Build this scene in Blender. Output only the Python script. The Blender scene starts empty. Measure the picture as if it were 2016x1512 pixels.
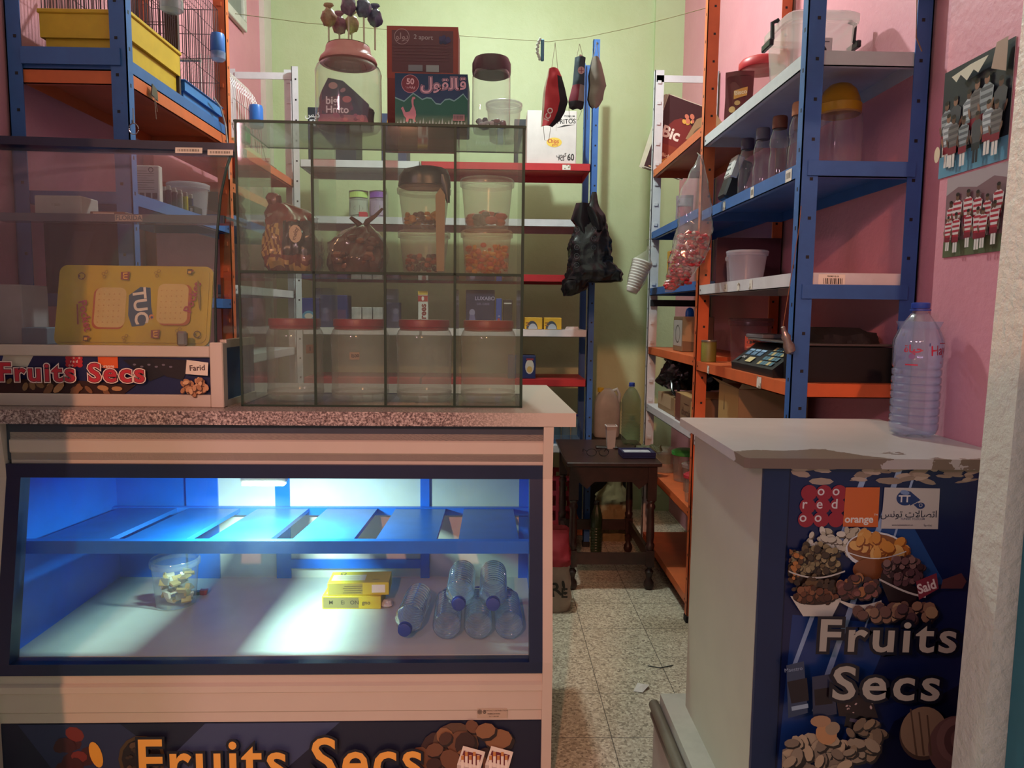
import bpy, math, random
from mathutils import Vector, Matrix, noise as mnoise
PI = math.pi
S = bpy.context.scene
COL = S.collection

# ---------------------------------------------------------------- camera, world, light, exposure
FPX, CAMH = 1430.0, 1.5                      # focal length in pixels of the 2016 px frame, camera height
_yaw, _pitch, _roll = math.atan(33/FPX), math.atan(140/FPX), 0.011
FW = Vector((math.sin(_yaw)*math.cos(_pitch), math.cos(_yaw)*math.cos(_pitch), -math.sin(_pitch)))
_r0 = Vector((math.cos(_yaw), -math.sin(_yaw), 0)); _u0 = _r0.cross(FW)
RT = _r0*math.cos(_roll) + _u0*math.sin(_roll)
UP = _u0*math.cos(_roll) - _r0*math.sin(_roll)
cam = bpy.data.cameras.new('camera'); cam.sensor_width = 36; cam.lens = 36*FPX/2016; cam.clip_start = .05
co = bpy.data.objects.new('camera', cam); COL.objects.link(co)
co.matrix_world = Matrix(((RT.x, UP.x, -FW.x, 0), (RT.y, UP.y, -FW.y, 0), (RT.z, UP.z, -FW.z, CAMH), (0, 0, 0, 1)))
S.camera = co
S.view_settings.view_transform = 'Standard'; S.view_settings.look = 'None'
S.view_settings.exposure = 0.0; S.view_settings.gamma = 1.0; S.view_settings.use_curve_mapping = False
S.cycles.transparent_max_bounces = 28; S.cycles.max_bounces = 5; S.cycles.diffuse_bounces = 3; S.cycles.glossy_bounces = 2; S.cycles.caustics_reflective = False; S.cycles.caustics_refractive = False
S.cycles.sample_clamp_indirect = 4; S.cycles.adaptive_threshold = .03

w = bpy.data.worlds.new('night street'); S.world = w; w.use_nodes = True
w.node_tree.nodes['Background'].inputs[0].default_value = (.66, .66, .76, 1)
w.node_tree.nodes['Background'].inputs[1].default_value = .36

def lamp(name, kind, loc, power, col, size=.1, size_y=None, aim=None, spot=None):
    d = bpy.data.lights.new(name, kind); d.energy = power; d.color = col
    if kind == 'AREA':
        d.shape = 'RECTANGLE' if size_y else 'DISK'; d.size = size
        if size_y: d.size_y = size_y
    else: d.shadow_soft_size = size
    if spot: d.spot_size = spot; d.spot_blend = .3
    o = bpy.data.objects.new(name, d); COL.objects.link(o); o.location = loc
    if aim is not None: o.rotation_euler = (Vector(aim)-Vector(loc)).to_track_quat('-Z', 'Y').to_euler()
    return o
LAMP = Vector((-.05, 3.55, 3.62))
lamp('ceiling_bulb_light', 'POINT', LAMP, 128, (.86, 1.0, .98), .05)
lamp('street_lamp_light', 'POINT', (-.75, -3.6, 3.7), 700, (1.0, .40, .22), .07)
lamp('pink_fill_light', 'AREA', (-2.2, -1.6, 2.9), 34, (1.0, .55, .68), .5, .3, aim=(-.9, 2.2, 1.4))  # added pink fill that tints the showcase front; no sign stands there

def at(px, py, Y):                                      # the point at depth Y seen at a pixel
    d = RT*((px-1008)/FPX) - UP*((py-756)/FPX) + FW
    p = d*(Y/d.y); return Vector((p.x, p.y, p.z+CAMH))
def atz(px, py, Z):
    d = RT*((px-1008)/FPX) - UP*((py-756)/FPX) + FW
    p = d*((Z-CAMH)/d.z); return Vector((p.x, p.y, p.z+CAMH))
def atx(px, py, X):
    d = RT*((px-1008)/FPX) - UP*((py-756)/FPX) + FW
    p = d*(X/d.x); return Vector((p.x, p.y, p.z+CAMH))

# ---------------------------------------------------------------- materials
def lin(h):
    if isinstance(h, str):
        h = h.lstrip('#'); c = [int(h[i:i+2], 16)/255 for i in (0, 2, 4)]
        return tuple(((v+.055)/1.055)**2.4 if v > .04045 else v/12.92 for v in c)
    return h
_mc = {}
def newmat(name):
    m = bpy.data.materials.new(name); m.use_nodes = True
    nt = m.node_tree; nt.nodes.clear()
    return m, nt, nt.nodes.new('ShaderNodeOutputMaterial')
def mix_rgb(nt, fac, a, b):
    n = nt.nodes.new('ShaderNodeMix'); n.data_type = 'RGBA'
    if hasattr(fac, 'name'): nt.links.new(fac, n.inputs[0])
    else: n.inputs[0].default_value = fac
    for i, v in ((6, a), (7, b)):
        if hasattr(v, 'name'): nt.links.new(v, n.inputs[i])
        else: n.inputs[i].default_value = (*lin(v), 1)
    return n.outputs[2]
def ramp(nt, src, stops):
    n = nt.nodes.new('ShaderNodeValToRGB'); nt.links.new(src, n.inputs[0])
    e = n.color_ramp.elements
    while len(e) < len(stops): e.new(.5)
    for el, (p, c) in zip(e, stops): el.position = p; el.color = (*lin(c), 1)
    return n.outputs[0]
def noise_n(nt, scale, detail=3, rough=.5, coord='Object', stretch=None):
    tc = nt.nodes.new('ShaderNodeTexCoord'); n = nt.nodes.new('ShaderNodeTexNoise')
    src = tc.outputs[coord]
    if stretch:
        mp = nt.nodes.new('ShaderNodeMapping'); mp.inputs['Scale'].default_value = stretch
        nt.links.new(src, mp.inputs[0]); src = mp.outputs[0]
    nt.links.new(src, n.inputs['Vector']); n.inputs['Scale'].default_value = scale
    n.inputs['Detail'].default_value = detail; n.inputs['Roughness'].default_value = rough
    return n.outputs[0]
def mat(col, rough=.55, metal=0., var=.12, scale=14, bump=0., coat=0., wear=None, wearamt=.62):
    k = ('m', col, rough, metal, var, scale, bump, coat, wear, wearamt)
    if k in _mc: return _mc[k]
    m, nt, out = newmat('surface_'+(col if isinstance(col, str) else 'tone').strip('#'))
    p = nt.nodes.new('ShaderNodeBsdfPrincipled'); nt.links.new(p.outputs[0], out.inputs[0])
    p.inputs['Roughness'].default_value = rough; p.inputs['Metallic'].default_value = metal
    p.inputs['Coat Weight'].default_value = coat
    c = lin(col)
    if var or wear:
        nz = noise_n(nt, scale, 4, .6)
        dark = tuple(v*(1-var) for v in c)
        o = ramp(nt, nz, ((.35, dark), (.65, c)))
        if wear:
            nz2 = noise_n(nt, scale*2.3, 6, .7)
            f = ramp(nt, nz2, ((wearamt, (0, 0, 0)), (wearamt+.03, (1, 1, 1))))
            o = mix_rgb(nt, f, o, wear)
        nt.links.new(o, p.inputs['Base Color'])
        if bump:
            b = nt.nodes.new('ShaderNodeBump'); b.inputs['Strength'].default_value = bump; b.inputs['Distance'].default_value = .004
            nt.links.new(noise_n(nt, scale*3, 4, .6), b.inputs['Height']); nt.links.new(b.outputs[0], p.inputs['Normal'])
    else: p.inputs['Base Color'].default_value = (*c, 1)
    _mc[k] = m; return m
def ink(col, rough=.5):
    return mat(col, rough, 0, 0)
def clear(col, a=.08, rough=.05, fres=1.0, dust_haze=0.0, tint=None, ior=1.45):
    """thin see-through plastic or glass: transparent, part film of colour, part mirror"""
    k = ('c', col, a, rough, fres, dust_haze, tint, ior)
    if k in _mc: return _mc[k]
    m, nt, out = newmat('clear_'+col.strip('#'))
    tr = nt.nodes.new('ShaderNodeBsdfTransparent'); tr.inputs[0].default_value = (*lin(tint or '#ffffff'), 1)
    df = nt.nodes.new('ShaderNodeBsdfDiffuse'); df.inputs[0].default_value = (*lin(col), 1)
    tl = nt.nodes.new('ShaderNodeBsdfTranslucent'); tl.inputs[0].default_value = (*lin(col), 1)
    ad = nt.nodes.new('ShaderNodeMixShader'); ad.inputs[0].default_value = .45
    nt.links.new(df.outputs[0], ad.inputs[1]); nt.links.new(tl.outputs[0], ad.inputs[2])
    mx = nt.nodes.new('ShaderNodeMixShader'); nt.links.new(tr.outputs[0], mx.inputs[1]); nt.links.new(ad.outputs[0], mx.inputs[2])
    if dust_haze:  # patchy pale film: dust, plus reflected haze put into the colour
        nz = noise_n(nt, 5, 5, .65)
        mr = nt.nodes.new('ShaderNodeMapRange'); nt.links.new(nz, mr.inputs[0])
        mr.inputs[1].default_value = .35; mr.inputs[2].default_value = .75; mr.inputs[3].default_value = a; mr.inputs[4].default_value = a+dust_haze
        nt.links.new(mr.outputs[0], mx.inputs[0])
    else: mx.inputs[0].default_value = a
    gl = nt.nodes.new('ShaderNodeBsdfGlossy'); gl.inputs['Roughness'].default_value = rough
    lw = nt.nodes.new('ShaderNodeLayerWeight'); lw.inputs[0].default_value = .5
    pw = nt.nodes.new('ShaderNodeMath'); pw.operation = 'POWER'; nt.links.new(lw.outputs['Facing'], pw.inputs[0]); pw.inputs[1].default_value = 4.0
    mu = nt.nodes.new('ShaderNodeMath'); mu.operation = 'MULTIPLY_ADD'; mu.use_clamp = True; mu.inputs[1].default_value = .75*fres; mu.inputs[2].default_value = ((ior-1)/(ior+1))**2*fres
    nt.links.new(pw.outputs[0], mu.inputs[0])
    m2 = nt.nodes.new('ShaderNodeMixShader'); nt.links.new(mu.outputs[0], m2.inputs[0])
    nt.links.new(mx.outputs[0], m2.inputs[1]); nt.links.new(gl.outputs[0], m2.inputs[2])
    nt.links.new(m2.outputs[0], out.inputs[0])
    _mc[k] = m; return m
def glow(col, s):
    m, nt, out = newmat('light_giving'); e = nt.nodes.new('ShaderNodeEmission')
    e.inputs[0].default_value = (*lin(col), 1); e.inputs[1].default_value = s; nt.links.new(e.outputs[0], out.inputs[0]); return m

# ---------------------------------------------------------------- mesh building
class MB:
    def __init__(s): s.v = []; s.f = []; s.mi = []; s.m = 0; s.T = None
    def add(s, vs, fs, m=None):
        o = len(s.v)
        for v in vs:
            v = Vector(v); s.v.append(s.T @ v if s.T else v)
        for f in fs: s.f.append(tuple(i+o for i in f)); s.mi.append(s.m if m is None else m)
        return s
    def box(s, x0, x1, y0, y1, z0, z1, m=None):
        vs = [(x, y, z) for z in (z0, z1) for y in (y0, y1) for x in (x0, x1)]
        return s.add(vs, [(0, 2, 3, 1), (4, 5, 7, 6), (0, 1, 5, 4), (2, 6, 7, 3), (0, 4, 6, 2), (1, 3, 7, 5)], m)
    def rbox(s, x0, x1, y0, y1, z0, z1, r=.004, m=None):        # box with chamfered edges
        vs = []; 
        for sx, X in ((-1, x0), (1, x1)):
            for sy, Y in ((-1, y0), (1, y1)):
                for sz, Z in ((-1, z0), (1, z1)):
                    vs += [(X, Y-sy*r, Z-sz*r), (X-sx*r, Y, Z-sz*r), (X-sx*r, Y-sy*r, Z)]
        g = lambda a, b, c, k: ((a*2+b)*2+c)*3+k
        fs = []
        for a in (0, 1): fs.append([g(a, 0, 0, 0), g(a, 1, 0, 0), g(a, 1, 1, 0), g(a, 0, 1, 0)])
        for b in (0, 1): fs.append([g(0, b, 0, 1), g(1, b, 0, 1), g(1, b, 1, 1), g(0, b, 1, 1)])
        for c in (0, 1): fs.append([g(0, 0, c, 2), g(1, 0, c, 2), g(1, 1, c, 2), g(0, 1, c, 2)])
        for a in (0, 1):
            for b in (0, 1): fs.append([g(a, b, 0, 0), g(a, b, 1, 0), g(a, b, 1, 1), g(a, b, 0, 1)])
        for a in (0, 1):
            for c in (0, 1): fs.append([g(a, 0, c, 0), g(a, 1, c, 0), g(a, 1, c, 2), g(a, 0, c, 2)])
        for b in (0, 1):
            for c in (0, 1): fs.append([g(0, b, c, 1), g(1, b, c, 1), g(1, b, c, 2), g(0, b, c, 2)])
        for a in (0, 1):
            for b in (0, 1):
                for c in (0, 1): fs.append([g(a, b, c, 0), g(a, b, c, 1), g(a, b, c, 2)])
        return s.add(vs, fs, m)
    def lathe(s, prof, n=28, c=(0, 0, 0), sx=1, sy=1, m=None, cap0=False, cap1=False, sq=0):
        vs = []; fs = []
        for r, z in prof:
            for i in range(n):
                a = 2*PI*i/n; k = 1
                if sq: k = (abs(math.cos(a))**sq+abs(math.sin(a))**sq)**(-1/sq)
                vs.append((c[0]+r*k*sx*math.cos(a), c[1]+r*k*sy*math.sin(a), c[2]+z))
        for j in range(len(prof)-1):
            for i in range(n):
                q = (i+1) % n; fs.append((j*n+i, j*n+q, (j+1)*n+q, (j+1)*n+i))
        if cap0: fs.append(tuple(range(n))[::-1])
        if cap1: fs.append(tuple(range((len(prof)-1)*n, len(prof)*n)))
        return s.add(vs, fs, m)
    def tube(s, pts, r, n=8, m=None, r1=None):
        pts = [Vector(p) for p in pts]; vs = []; fs = []; N = len(pts)
        for k, p in enumerate(pts):
            d = (pts[min(k+1, N-1)]-pts[max(k-1, 0)]).normalized()
            a = d.cross(Vector((0, 0, 1)))
            if a.length < .05: a = d.cross(Vector((1, 0, 0)))
            a.normalize(); b = d.cross(a); rr = r if r1 is None else r+(r1-r)*k/(N-1)
            for i in range(n):
                t = 2*PI*i/n; vs.append(p+a*(rr*math.cos(t))+b*(rr*math.sin(t)))
        for k in range(N-1):
            for i in range(n):
                q = (i+1) % n; fs.append((k*n+i, k*n+q, (k+1)*n+q, (k+1)*n+i))
        fs.append(tuple(range(n))[::-1]); fs.append(tuple(range((N-1)*n, N*n)))
        return s.add(vs, fs, m)
    def sph(s, c, r, n=14, m=None, seed=None, amp=0):
        if not hasattr(r, '__len__'): r = (r, r, r)
        vs = []; fs = []; h = n//2
        for j in range(h+1):
            t = PI*j/h
            for i in range(n):
                a = 2*PI*i/n; d = Vector((math.sin(t)*math.cos(a), math.sin(t)*math.sin(a), math.cos(t)))
                k = 1+(amp*mnoise.noise(d*2.2+Vector((seed, 0, 0))) if amp else 0)
                vs.append((c[0]+r[0]*d.x*k, c[1]+r[1]*d.y*k, c[2]+r[2]*d.z*k))
        for j in range(h):
            for i in range(n):
                q = (i+1) % n; fs.append((j*n+i, (j+1)*n+i, (j+1)*n+q, j*n+q))
        return s.add(vs, fs, m)
    def bag(s, rows, n=56, seed=0, amp=.06, fr=9, sq=2.6, m=None, caps=True, tw=0):
        """crumpled bag: rows of (z, cx, cy, rx, ry)"""
        vs = []; fs = []; R = []
        for a, b in zip(rows[:-1], rows[1:]):
            k = max(2, int(abs(b[0]-a[0])/.012))
            for t in range(k): R.append([a[i]+(b[i]-a[i])*t/k for i in range(5)])
        R.append(list(rows[-1])); zl = rows[0][0]
        for z, cx, cy, rx, ry in R:
            for i in range(n):
                a = 2*PI*i/n; k = (abs(math.cos(a))**sq+abs(math.sin(a))**sq)**(-1/sq)
                x, y = math.cos(a)*k, math.sin(a)*k
                q = Vector((x*rx*fr*2, y*ry*fr*2+seed, z*fr))
                d = 1+amp*(abs(mnoise.noise(q))*2.2-.5)+amp*.7*(abs(mnoise.noise(q*2.7))*2-.5)
                vs.append((cx+x*rx*d, cy+y*ry*d, z+amp*.12*mnoise.noise(q*1.3)*(1 if zl < z < rows[-1][0] else 0)))
        K = len(R)
        for j in range(K-1):
            for i in range(n):
                q = (i+1) % n; fs.append((j*n+i, j*n+q, (j+1)*n+q, (j+1)*n+i))
        if caps: fs.append(tuple(range(n))[::-1]); fs.append(tuple(range((K-1)*n, K*n)))
        return s.add(vs, fs, m)
    def sheet(s, rows, nu=10, bulge=.02, th=.003, m=None, seed=0, wr=0.0):
        """cloth or film panel: rows (z, xl, xr[, y]) with a bulge towards -y"""
        vs = []; fs = []; K = len(rows)
        for side in (0, 1):
            for r in rows:
                z, xl, xr = r[:3]; y0 = r[3] if len(r) > 3 else 0
                for i in range(nu+1):
                    u = i/nu; x = xl+(xr-xl)*u
                    y = y0-bulge*math.sin(PI*u)+wr*mnoise.noise(Vector((x*30, z*22, seed)))
                    vs.append((x, y+(th if side else 0), z))
        o = K*(nu+1)
        for j in range(K-1):
            for i in range(nu):
                a = j*(nu+1)+i; fs.append((a, a+1, a+nu+2, a+nu+1)); fs.append((o+a, o+a+nu+1, o+a+nu+2, o+a+1))
            a = j*(nu+1); fs.append((a, a+nu+1, o+a+nu+1, o+a)); a += nu; fs.append((a, o+a, o+a+nu+1, a+nu+1))
        for i in range(nu):
            fs.append((i, o+i, o+i+1, i+1)); a = (K-1)*(nu+1)+i; fs.append((a, a+1, o+a+1, o+a))
        return s.add(vs, fs, m)
    def prism(s, pts, a0, a1, ax='y', m=None):
        n = len(pts)
        g = {'y': lambda p, a: (p[0], a, p[1]), 'z': lambda p, a: (p[0], p[1], a), 'x': lambda p, a: (a, p[0], p[1])}[ax]
        vs = [g(p, a0) for p in pts]+[g(p, a1) for p in pts]
        return s.add(vs, [tuple(range(n))[::-1], tuple(range(n, 2*n))]+[(i, (i+1) % n, n+(i+1) % n, n+i) for i in range(n)], m)
    def build(s, name, mats, parent=None, loc=None, rz=0, smooth=False, rot=None):
        me = bpy.data.meshes.new(name); me.from_pydata([tuple(v) for v in s.v], [], s.f)
        if not isinstance(mats, (list, tuple)): mats = [mats]
        for mm in mats: me.materials.append(mm)
        me.polygons.foreach_set('material_index', s.mi)
        if smooth: me.polygons.foreach_set('use_smooth', [True]*len(s.f))
        me.update()
        if smooth:
            try: me.set_sharp_from_angle(angle=math.radians(42))
            except Exception: pass
        o = bpy.data.objects.new(name, me); COL.objects.link(o)
        if parent is not None: o.parent = parent
        if loc is not None: o.location = loc
        if rot is not None: o.rotation_euler = rot
        elif rz: o.rotation_euler = (0, 0, rz)
        return o
def tag(o, label=None, cat=None, group=None, kind=None):
    if label: o['label'] = label
    if cat: o['category'] = cat
    if group: o['group'] = group
    if kind: o['kind'] = kind
    return o
def thing(name, label, cat, loc=(0, 0, 0), rz=0, group=None, rot=None):
    o = bpy.data.objects.new(name, None); COL.objects.link(o); o.location = loc
    o.rotation_euler = rot if rot else (0, 0, rz); o.empty_display_size = .05
    return tag(o, label, cat, group)
def struct(name, mb, mats, label=None):
    o = mb.build(name, mats); o['kind'] = 'structure'
    if label: o['label'] = label
    return o
def dup(root, loc, rz=0, label=None, group=None, rot=None):
    r = root.copy(); COL.objects.link(r); r.location = loc; r.rotation_euler = rot if rot else (0, 0, rz)
    if label: r['label'] = label
    if group: r['group'] = group
    for ch in list(root.children):
        c = ch.copy(); COL.objects.link(c); c.parent = r
        for g in list(ch.children):
            d = g.copy(); COL.objects.link(d); d.parent = c
    return r
def B(*a): return MB().box(*a)

# ---------------------------------------------------------------- printed matter
_tx = {}
def text_mesh(st, bold=0., sp=1.0):
    k = (st, bold, sp)
    if k in _tx: return _tx[k]
    c = bpy.data.curves.new('lettering', 'FONT'); c.body = st; c.size = 1; c.align_x = 'CENTER'; c.align_y = 'CENTER'
    c.offset = bold; c.resolution_u = 3; c.space_character = sp; c.fill_mode = 'BOTH'
    o = bpy.data.objects.new('lettering', c); COL.objects.link(o)
    dg = bpy.context.evaluated_depsgraph_get(); dg.update()
    me = bpy.data.meshes.new_from_object(o.evaluated_get(dg))
    vs = [tuple(v.co) for v in me.vertices]; fs = [tuple(p.vertices) for p in me.polygons]
    bpy.data.objects.remove(o); bpy.data.curves.remove(c); bpy.data.meshes.remove(me)
    _tx[k] = (vs, fs); return _tx[k]
def ell(col, cx, cy, rx, ry=None, rot=0, n=14): return ('e', col, cx, cy, rx, ry or rx, rot, n)
def txt(col, st, cx, cy, size, bold=0.01, rot=0, sx=1., sp=1.): return ('t', col, st, cx, cy, size, bold, rot, sx, sp)
def rc(col, x, y, w_, h): return ('p', col, [(x, y), (x+w_, y), (x+w_, y+h), (x, y+h)])
def pl(col, *pts): return ('p', col, list(pts))
def ring(col, cx, cy, r, wd, n=16): return ('ring', col, cx, cy, r, wd, n)
def decal(name, items, parent=None, org=(0, 0, 0), ux=(1, 0, 0), uy=(0, 0, 1), wrap=None, step=.00012, rough=.5, bend=None, gloss=None):
    """print laid on a surface: items in metres in the (ux, uy) plane; wrap = radius for round bodies"""
    org, ux, uy = Vector(org), Vector(ux).normalized(), Vector(uy).normalized(); nr = ux.cross(uy)
    mb = MB(); cols = []; mats = []
    for k, it in enumerate(items):
        c = it[1]
        if c not in cols: cols.append(c); mats.append(ink(c, rough))
        mi = cols.index(c); lift = .0004+step*k
        if it[0] == 'p':
            pts = [(x, y) for x, y in it[2]]
            if wrap or bend:
                q = []
                for i in range(len(pts)):
                    a, b = pts[i], pts[(i+1) % len(pts)]
                    q += [(a[0]+(b[0]-a[0])*t/8, a[1]+(b[1]-a[1])*t/8) for t in range(8)]
                if len(pts) == 4:
                    x0, y0 = pts[0]; P = []; F = []
                    for j in range(5):
                        for i in range(9):
                            u, v = i/8, j/4
                            xa = pts[0][0]+(pts[1][0]-pts[0][0])*u; xb = pts[3][0]+(pts[2][0]-pts[3][0])*u
                            ya = pts[0][1]+(pts[1][1]-pts[0][1])*u; yb = pts[3][1]+(pts[2][1]-pts[3][1])*u
                            P.append((xa+(xb-xa)*v, ya+(yb-ya)*v))
                    for j in range(4):
                        for i in range(8): F.append((j*9+i, j*9+i+1, j*9+i+10, j*9+i+9))
                    pts, fs = P, F
                else: pts = q; fs = [tuple(range(len(q)))]
            else: fs = [tuple(range(len(pts)))]
        elif it[0] == 'e':
            _, _, cx, cy, rx, ry, ro, n = it
            cr, sr = math.cos(ro), math.sin(ro)
            pts = [(cx+rx*math.cos(2*PI*i/n)*cr-ry*math.sin(2*PI*i/n)*sr, cy+rx*math.cos(2*PI*i/n)*sr+ry*math.sin(2*PI*i/n)*cr) for i in range(n)]
            fs = [tuple(range(n))]
        elif it[0] == 'ring':
            _, _, cx, cy, r, wd, n = it
            pts = [(cx+q*math.cos(2*PI*i/n), cy+q*math.sin(2*PI*i/n)) for q in (r, r-wd) for i in range(n)]
            fs = [(i, (i+1) % n, n+(i+1) % n, n+i) for i in range(n)]
        else:
            _, _, st, cx, cy, size, bold, ro, sx, sp = it
            vs, fs = text_mesh(st, bold, sp); cr, sr = math.cos(ro), math.sin(ro)
            pts = [(cx+(v[0]*sx*cr-v[1]*sr)*size, cy+(v[0]*sx*sr+v[1]*cr)*size) for v in vs]
        out = []
        for x, y in pts:
            if wrap:
                a = x/wrap; out.append(org+ux*((wrap+lift)*math.sin(a))+nr*((wrap+lift)*math.cos(a))+uy*y)
            elif bend: out.append(org+ux*x+uy*y+nr*(lift+bend(x, y)))
            else: out.append(org+ux*x+uy*y+nr*lift)
        mb.add(out, fs, mi)
    return mb.build(name, mats, parent)
def scatter(cx, cy, rx, ry, n, cols, r0, r1, seed, ecc=.75, shade=None):
    rd = random.Random(seed); out = []
    for i in range(n):
        a, q = rd.random()*2*PI, math.sqrt(rd.random()); r = r0+(r1-r0)*rd.random()
        x, y = cx+rx*q*math.cos(a), cy+ry*q*math.sin(a); ro = rd.random()*PI; c = rd.choice(cols)
        if shade: out.append(ell(shade, x+r*.15, y-r*.22, r*1.06, r*ecc*1.1, ro, 9))
        out.append(ell(c, x, y, r, r*ecc, ro, 9))
    return out

# ---------------------------------------------------------------- palette
BLUE = mat('#3a66a8', .38, 0, .15, 9, wear='#3d4f74', wearamt=.70)
ORANGE = mat('#d66a3c', .42, 0, .15, 9, wear='#8d4a2c', wearamt=.72)
WHITEM = mat('#cfd0d4', .45, 0, .12, 9, wear='#7d6f62', wearamt=.70)
REDM = mat('#b52a30', .42, 0, .12, 9)
ALU = mat('#c9bcae', .42, 0, .06, 3, coat=.1)
NAVY = mat('#152243', .32, 0, .1, 10)
DBLUE = mat('#0c6ee6', .35, 0, .12, 8)
CARD = mat('#a3835c', .85, 0, .15, 12)
BLACKP = mat('#15161a', .4, 0, .2, 20)
WHITEP = mat('#dcdcd6', .45, 0, .05)
GLASS = clear('#c6cabc', .045, .04, 1.0, .09, '#f6faf5')  # pale film paints in the haze of street reflections
GLASS_EDGE = mat('#06301f', .6, 0, .15)
CLEARP = clear('#d8d8d4', .14, .12, 1.0)
CLEARJ = clear('#dcdcd2', .15, .06, 1.3)
FROST = clear('#dcdcd6', .36, .25, .8)
WATER0 = clear('#9fc3dc', .08, .04, 1.0, 0, '#d6ebf6', 1.33)
CAPBLUE = mat('#1f3f9c', .4, 0, .05)
# ================================================================ THE ROOM
def floor_mat():
    m, nt, out = newmat('terrazzo_tiles'); p = nt.nodes.new('ShaderNodeBsdfPrincipled'); nt.links.new(p.outputs[0], out.inputs[0])
    tc = nt.nodes.new('ShaderNodeTexCoord'); vo = nt.nodes.new('ShaderNodeTexVoronoi'); vo.inputs['Scale'].default_value = 130
    nt.links.new(tc.outputs['Object'], vo.inputs['Vector'])
    sep0 = nt.nodes.new('ShaderNodeSeparateColor'); nt.links.new(vo.outputs['Color'], sep0.inputs[0])
    c = ramp(nt, sep0.outputs[0], ((.0, '#857765'), (.25, '#b5a58e'), (.6, '#cdbea6'), (1., '#e6dcc6')))
    big = noise_n(nt, 2.2, 4, .6); c = mix_rgb(nt, ramp(nt, big, ((.35, (0, 0, 0)), (.75, (.35, .35, .35)))), c, '#968c7c')
    sx = nt.nodes.new('ShaderNodeSeparateXYZ'); nt.links.new(tc.outputs['Object'], sx.inputs[0])
    line = None
    for i, off in ((0, .425), (1, .04)):
        a = nt.nodes.new('ShaderNodeMath'); a.operation = 'SUBTRACT'; nt.links.new(sx.outputs[i], a.inputs[0]); a.inputs[1].default_value = off-30
        b = nt.nodes.new('ShaderNodeMath'); b.operation = 'PINGPONG'; nt.links.new(a.outputs[0], b.inputs[0]); b.inputs[1].default_value = .15
        l = nt.nodes.new('ShaderNodeMath'); l.operation = 'LESS_THAN'; nt.links.new(b.outputs[0], l.inputs[0]); l.inputs[1].default_value = .0013
        if line is None: line = l.outputs[0]
        else:
            mx = nt.nodes.new('ShaderNodeMath'); mx.operation = 'MAXIMUM'; nt.links.new(line, mx.inputs[0]); nt.links.new(l.outputs[0], mx.inputs[1]); line = mx.outputs[0]
    c = mix_rgb(nt, line, c, '#3b342c'); nt.links.new(c, p.inputs['Base Color']); p.inputs['Roughness'].default_value = .5
    return m
def wall_mat(col, dark, bump=.35):
    m, nt, out = newmat('painted_plaster'); p = nt.nodes.new('ShaderNodeBsdfPrincipled'); nt.links.new(p.outputs[0], out.inputs[0])
    c = ramp(nt, noise_n(nt, 1.6, 5, .6), ((.3, dark), (.62, col)))
    f = ramp(nt, noise_n(nt, 11, 5, .7), ((.70, (0, 0, 0)), (.76, (.4, .4, .4)))); c = mix_rgb(nt, f, c, dark)
    nt.links.new(c, p.inputs['Base Color']); p.inputs['Roughness'].default_value = .5
    b = nt.nodes.new('ShaderNodeBump'); b.inputs['Strength'].default_value = bump; b.inputs['Distance'].default_value = .006
    nt.links.new(noise_n(nt, 38, 4, .6), b.inputs['Height']); nt.links.new(b.outputs[0], p.inputs['Normal'])
    return m
GREENW = wall_mat('#bfcb9f', '#b4c08f'); PINKW = wall_mat('#db949f', '#d08793'); PLASTER = wall_mat('#dfe3d2', '#cfd2c0', 1.0)
WXL, WXR, WXN, WY, CZ = -1.66, 1.34, 1.135, 5.46, 3.95
struct('floor', B(-2.2, 2.2, -4.5, WY+.1, -.08, 0), floor_mat())
struct('ceiling', B(-1.8, 1.6, 1.2, WY+.1, CZ, CZ+.08), wall_mat('#c9ccb8', '#bfc2ae'))
struct('wall_back', B(WXL-.1, WXR+.1, WY, WY+.1, 0, CZ), GREENW)
struct('trim_1', B(1.13, WXR, WY-.03, WY, 0, CZ), GREENW, 'green painted raised strip in the back right corner')
struct('wall_left', B(WXL-.1, WXL, 1.4, WY, 0, CZ), PINKW)
struct('trim_2', B(WXL, WXL+.035, WY-.16, WY, 0, CZ), wall_mat('#d8cfc2', '#c7bcae'), 'pale strip between the pink and the green wall')
struct('wall_right', B(WXR, WXR+.1, 1.88, WY, 0, CZ), PINKW)
struct('wall_right_near', B(WXN, WXR+.1, 1.36, 1.88, 0, CZ), PINKW)
mb = MB(); mb.box(-3.2, -1.21, 1.28, 1.40, 0, CZ); mb.box(-1.21, 1.0, 1.28, 1.40, 2.37, CZ)
ja, jb = at(1873, 1512, 1.36), at(2010, 60, 1.36); js = (jb.x-ja.x)/(jb.z-ja.z); jx = lambda z: ja.x+js*(z-ja.z)
mb.prism([(jx(0), 0), (3.0, 0), (3.0, CZ), (jx(CZ), CZ)], 1.28, 1.36)
struct('wall_front', mb, PLASTER)
fr = B(.972, 1.01, 1.235, 1.279, 0, 1.80); struct('trim_3', fr, mat('#2c6f7c', .4), 'teal painted metal door frame at the right edge')
struct('street_light_blocker', B(-.20, .55, -1.0, -.78, 0, 2.39), PLASTER, 'added plaster block behind the viewer, shading the right counter')  # added unseen block; keeps the street lamp off the right counter
# ceiling bulb
t = thing('ceiling_lamp', 'bare bulb hanging from the ceiling above the aisle', 'lamp', (LAMP.x, LAMP.y, LAMP.z))
MB().tube([(0, 0, .12), (0, 0, CZ-LAMP.z)], .004).build('cord', BLACKP, t)
MB().lathe([(.018, .06), (.022, .07), (.022, .12), (.008, .13)], 16, cap1=True, cap0=True).build('socket', BLACKP, t)

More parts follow.
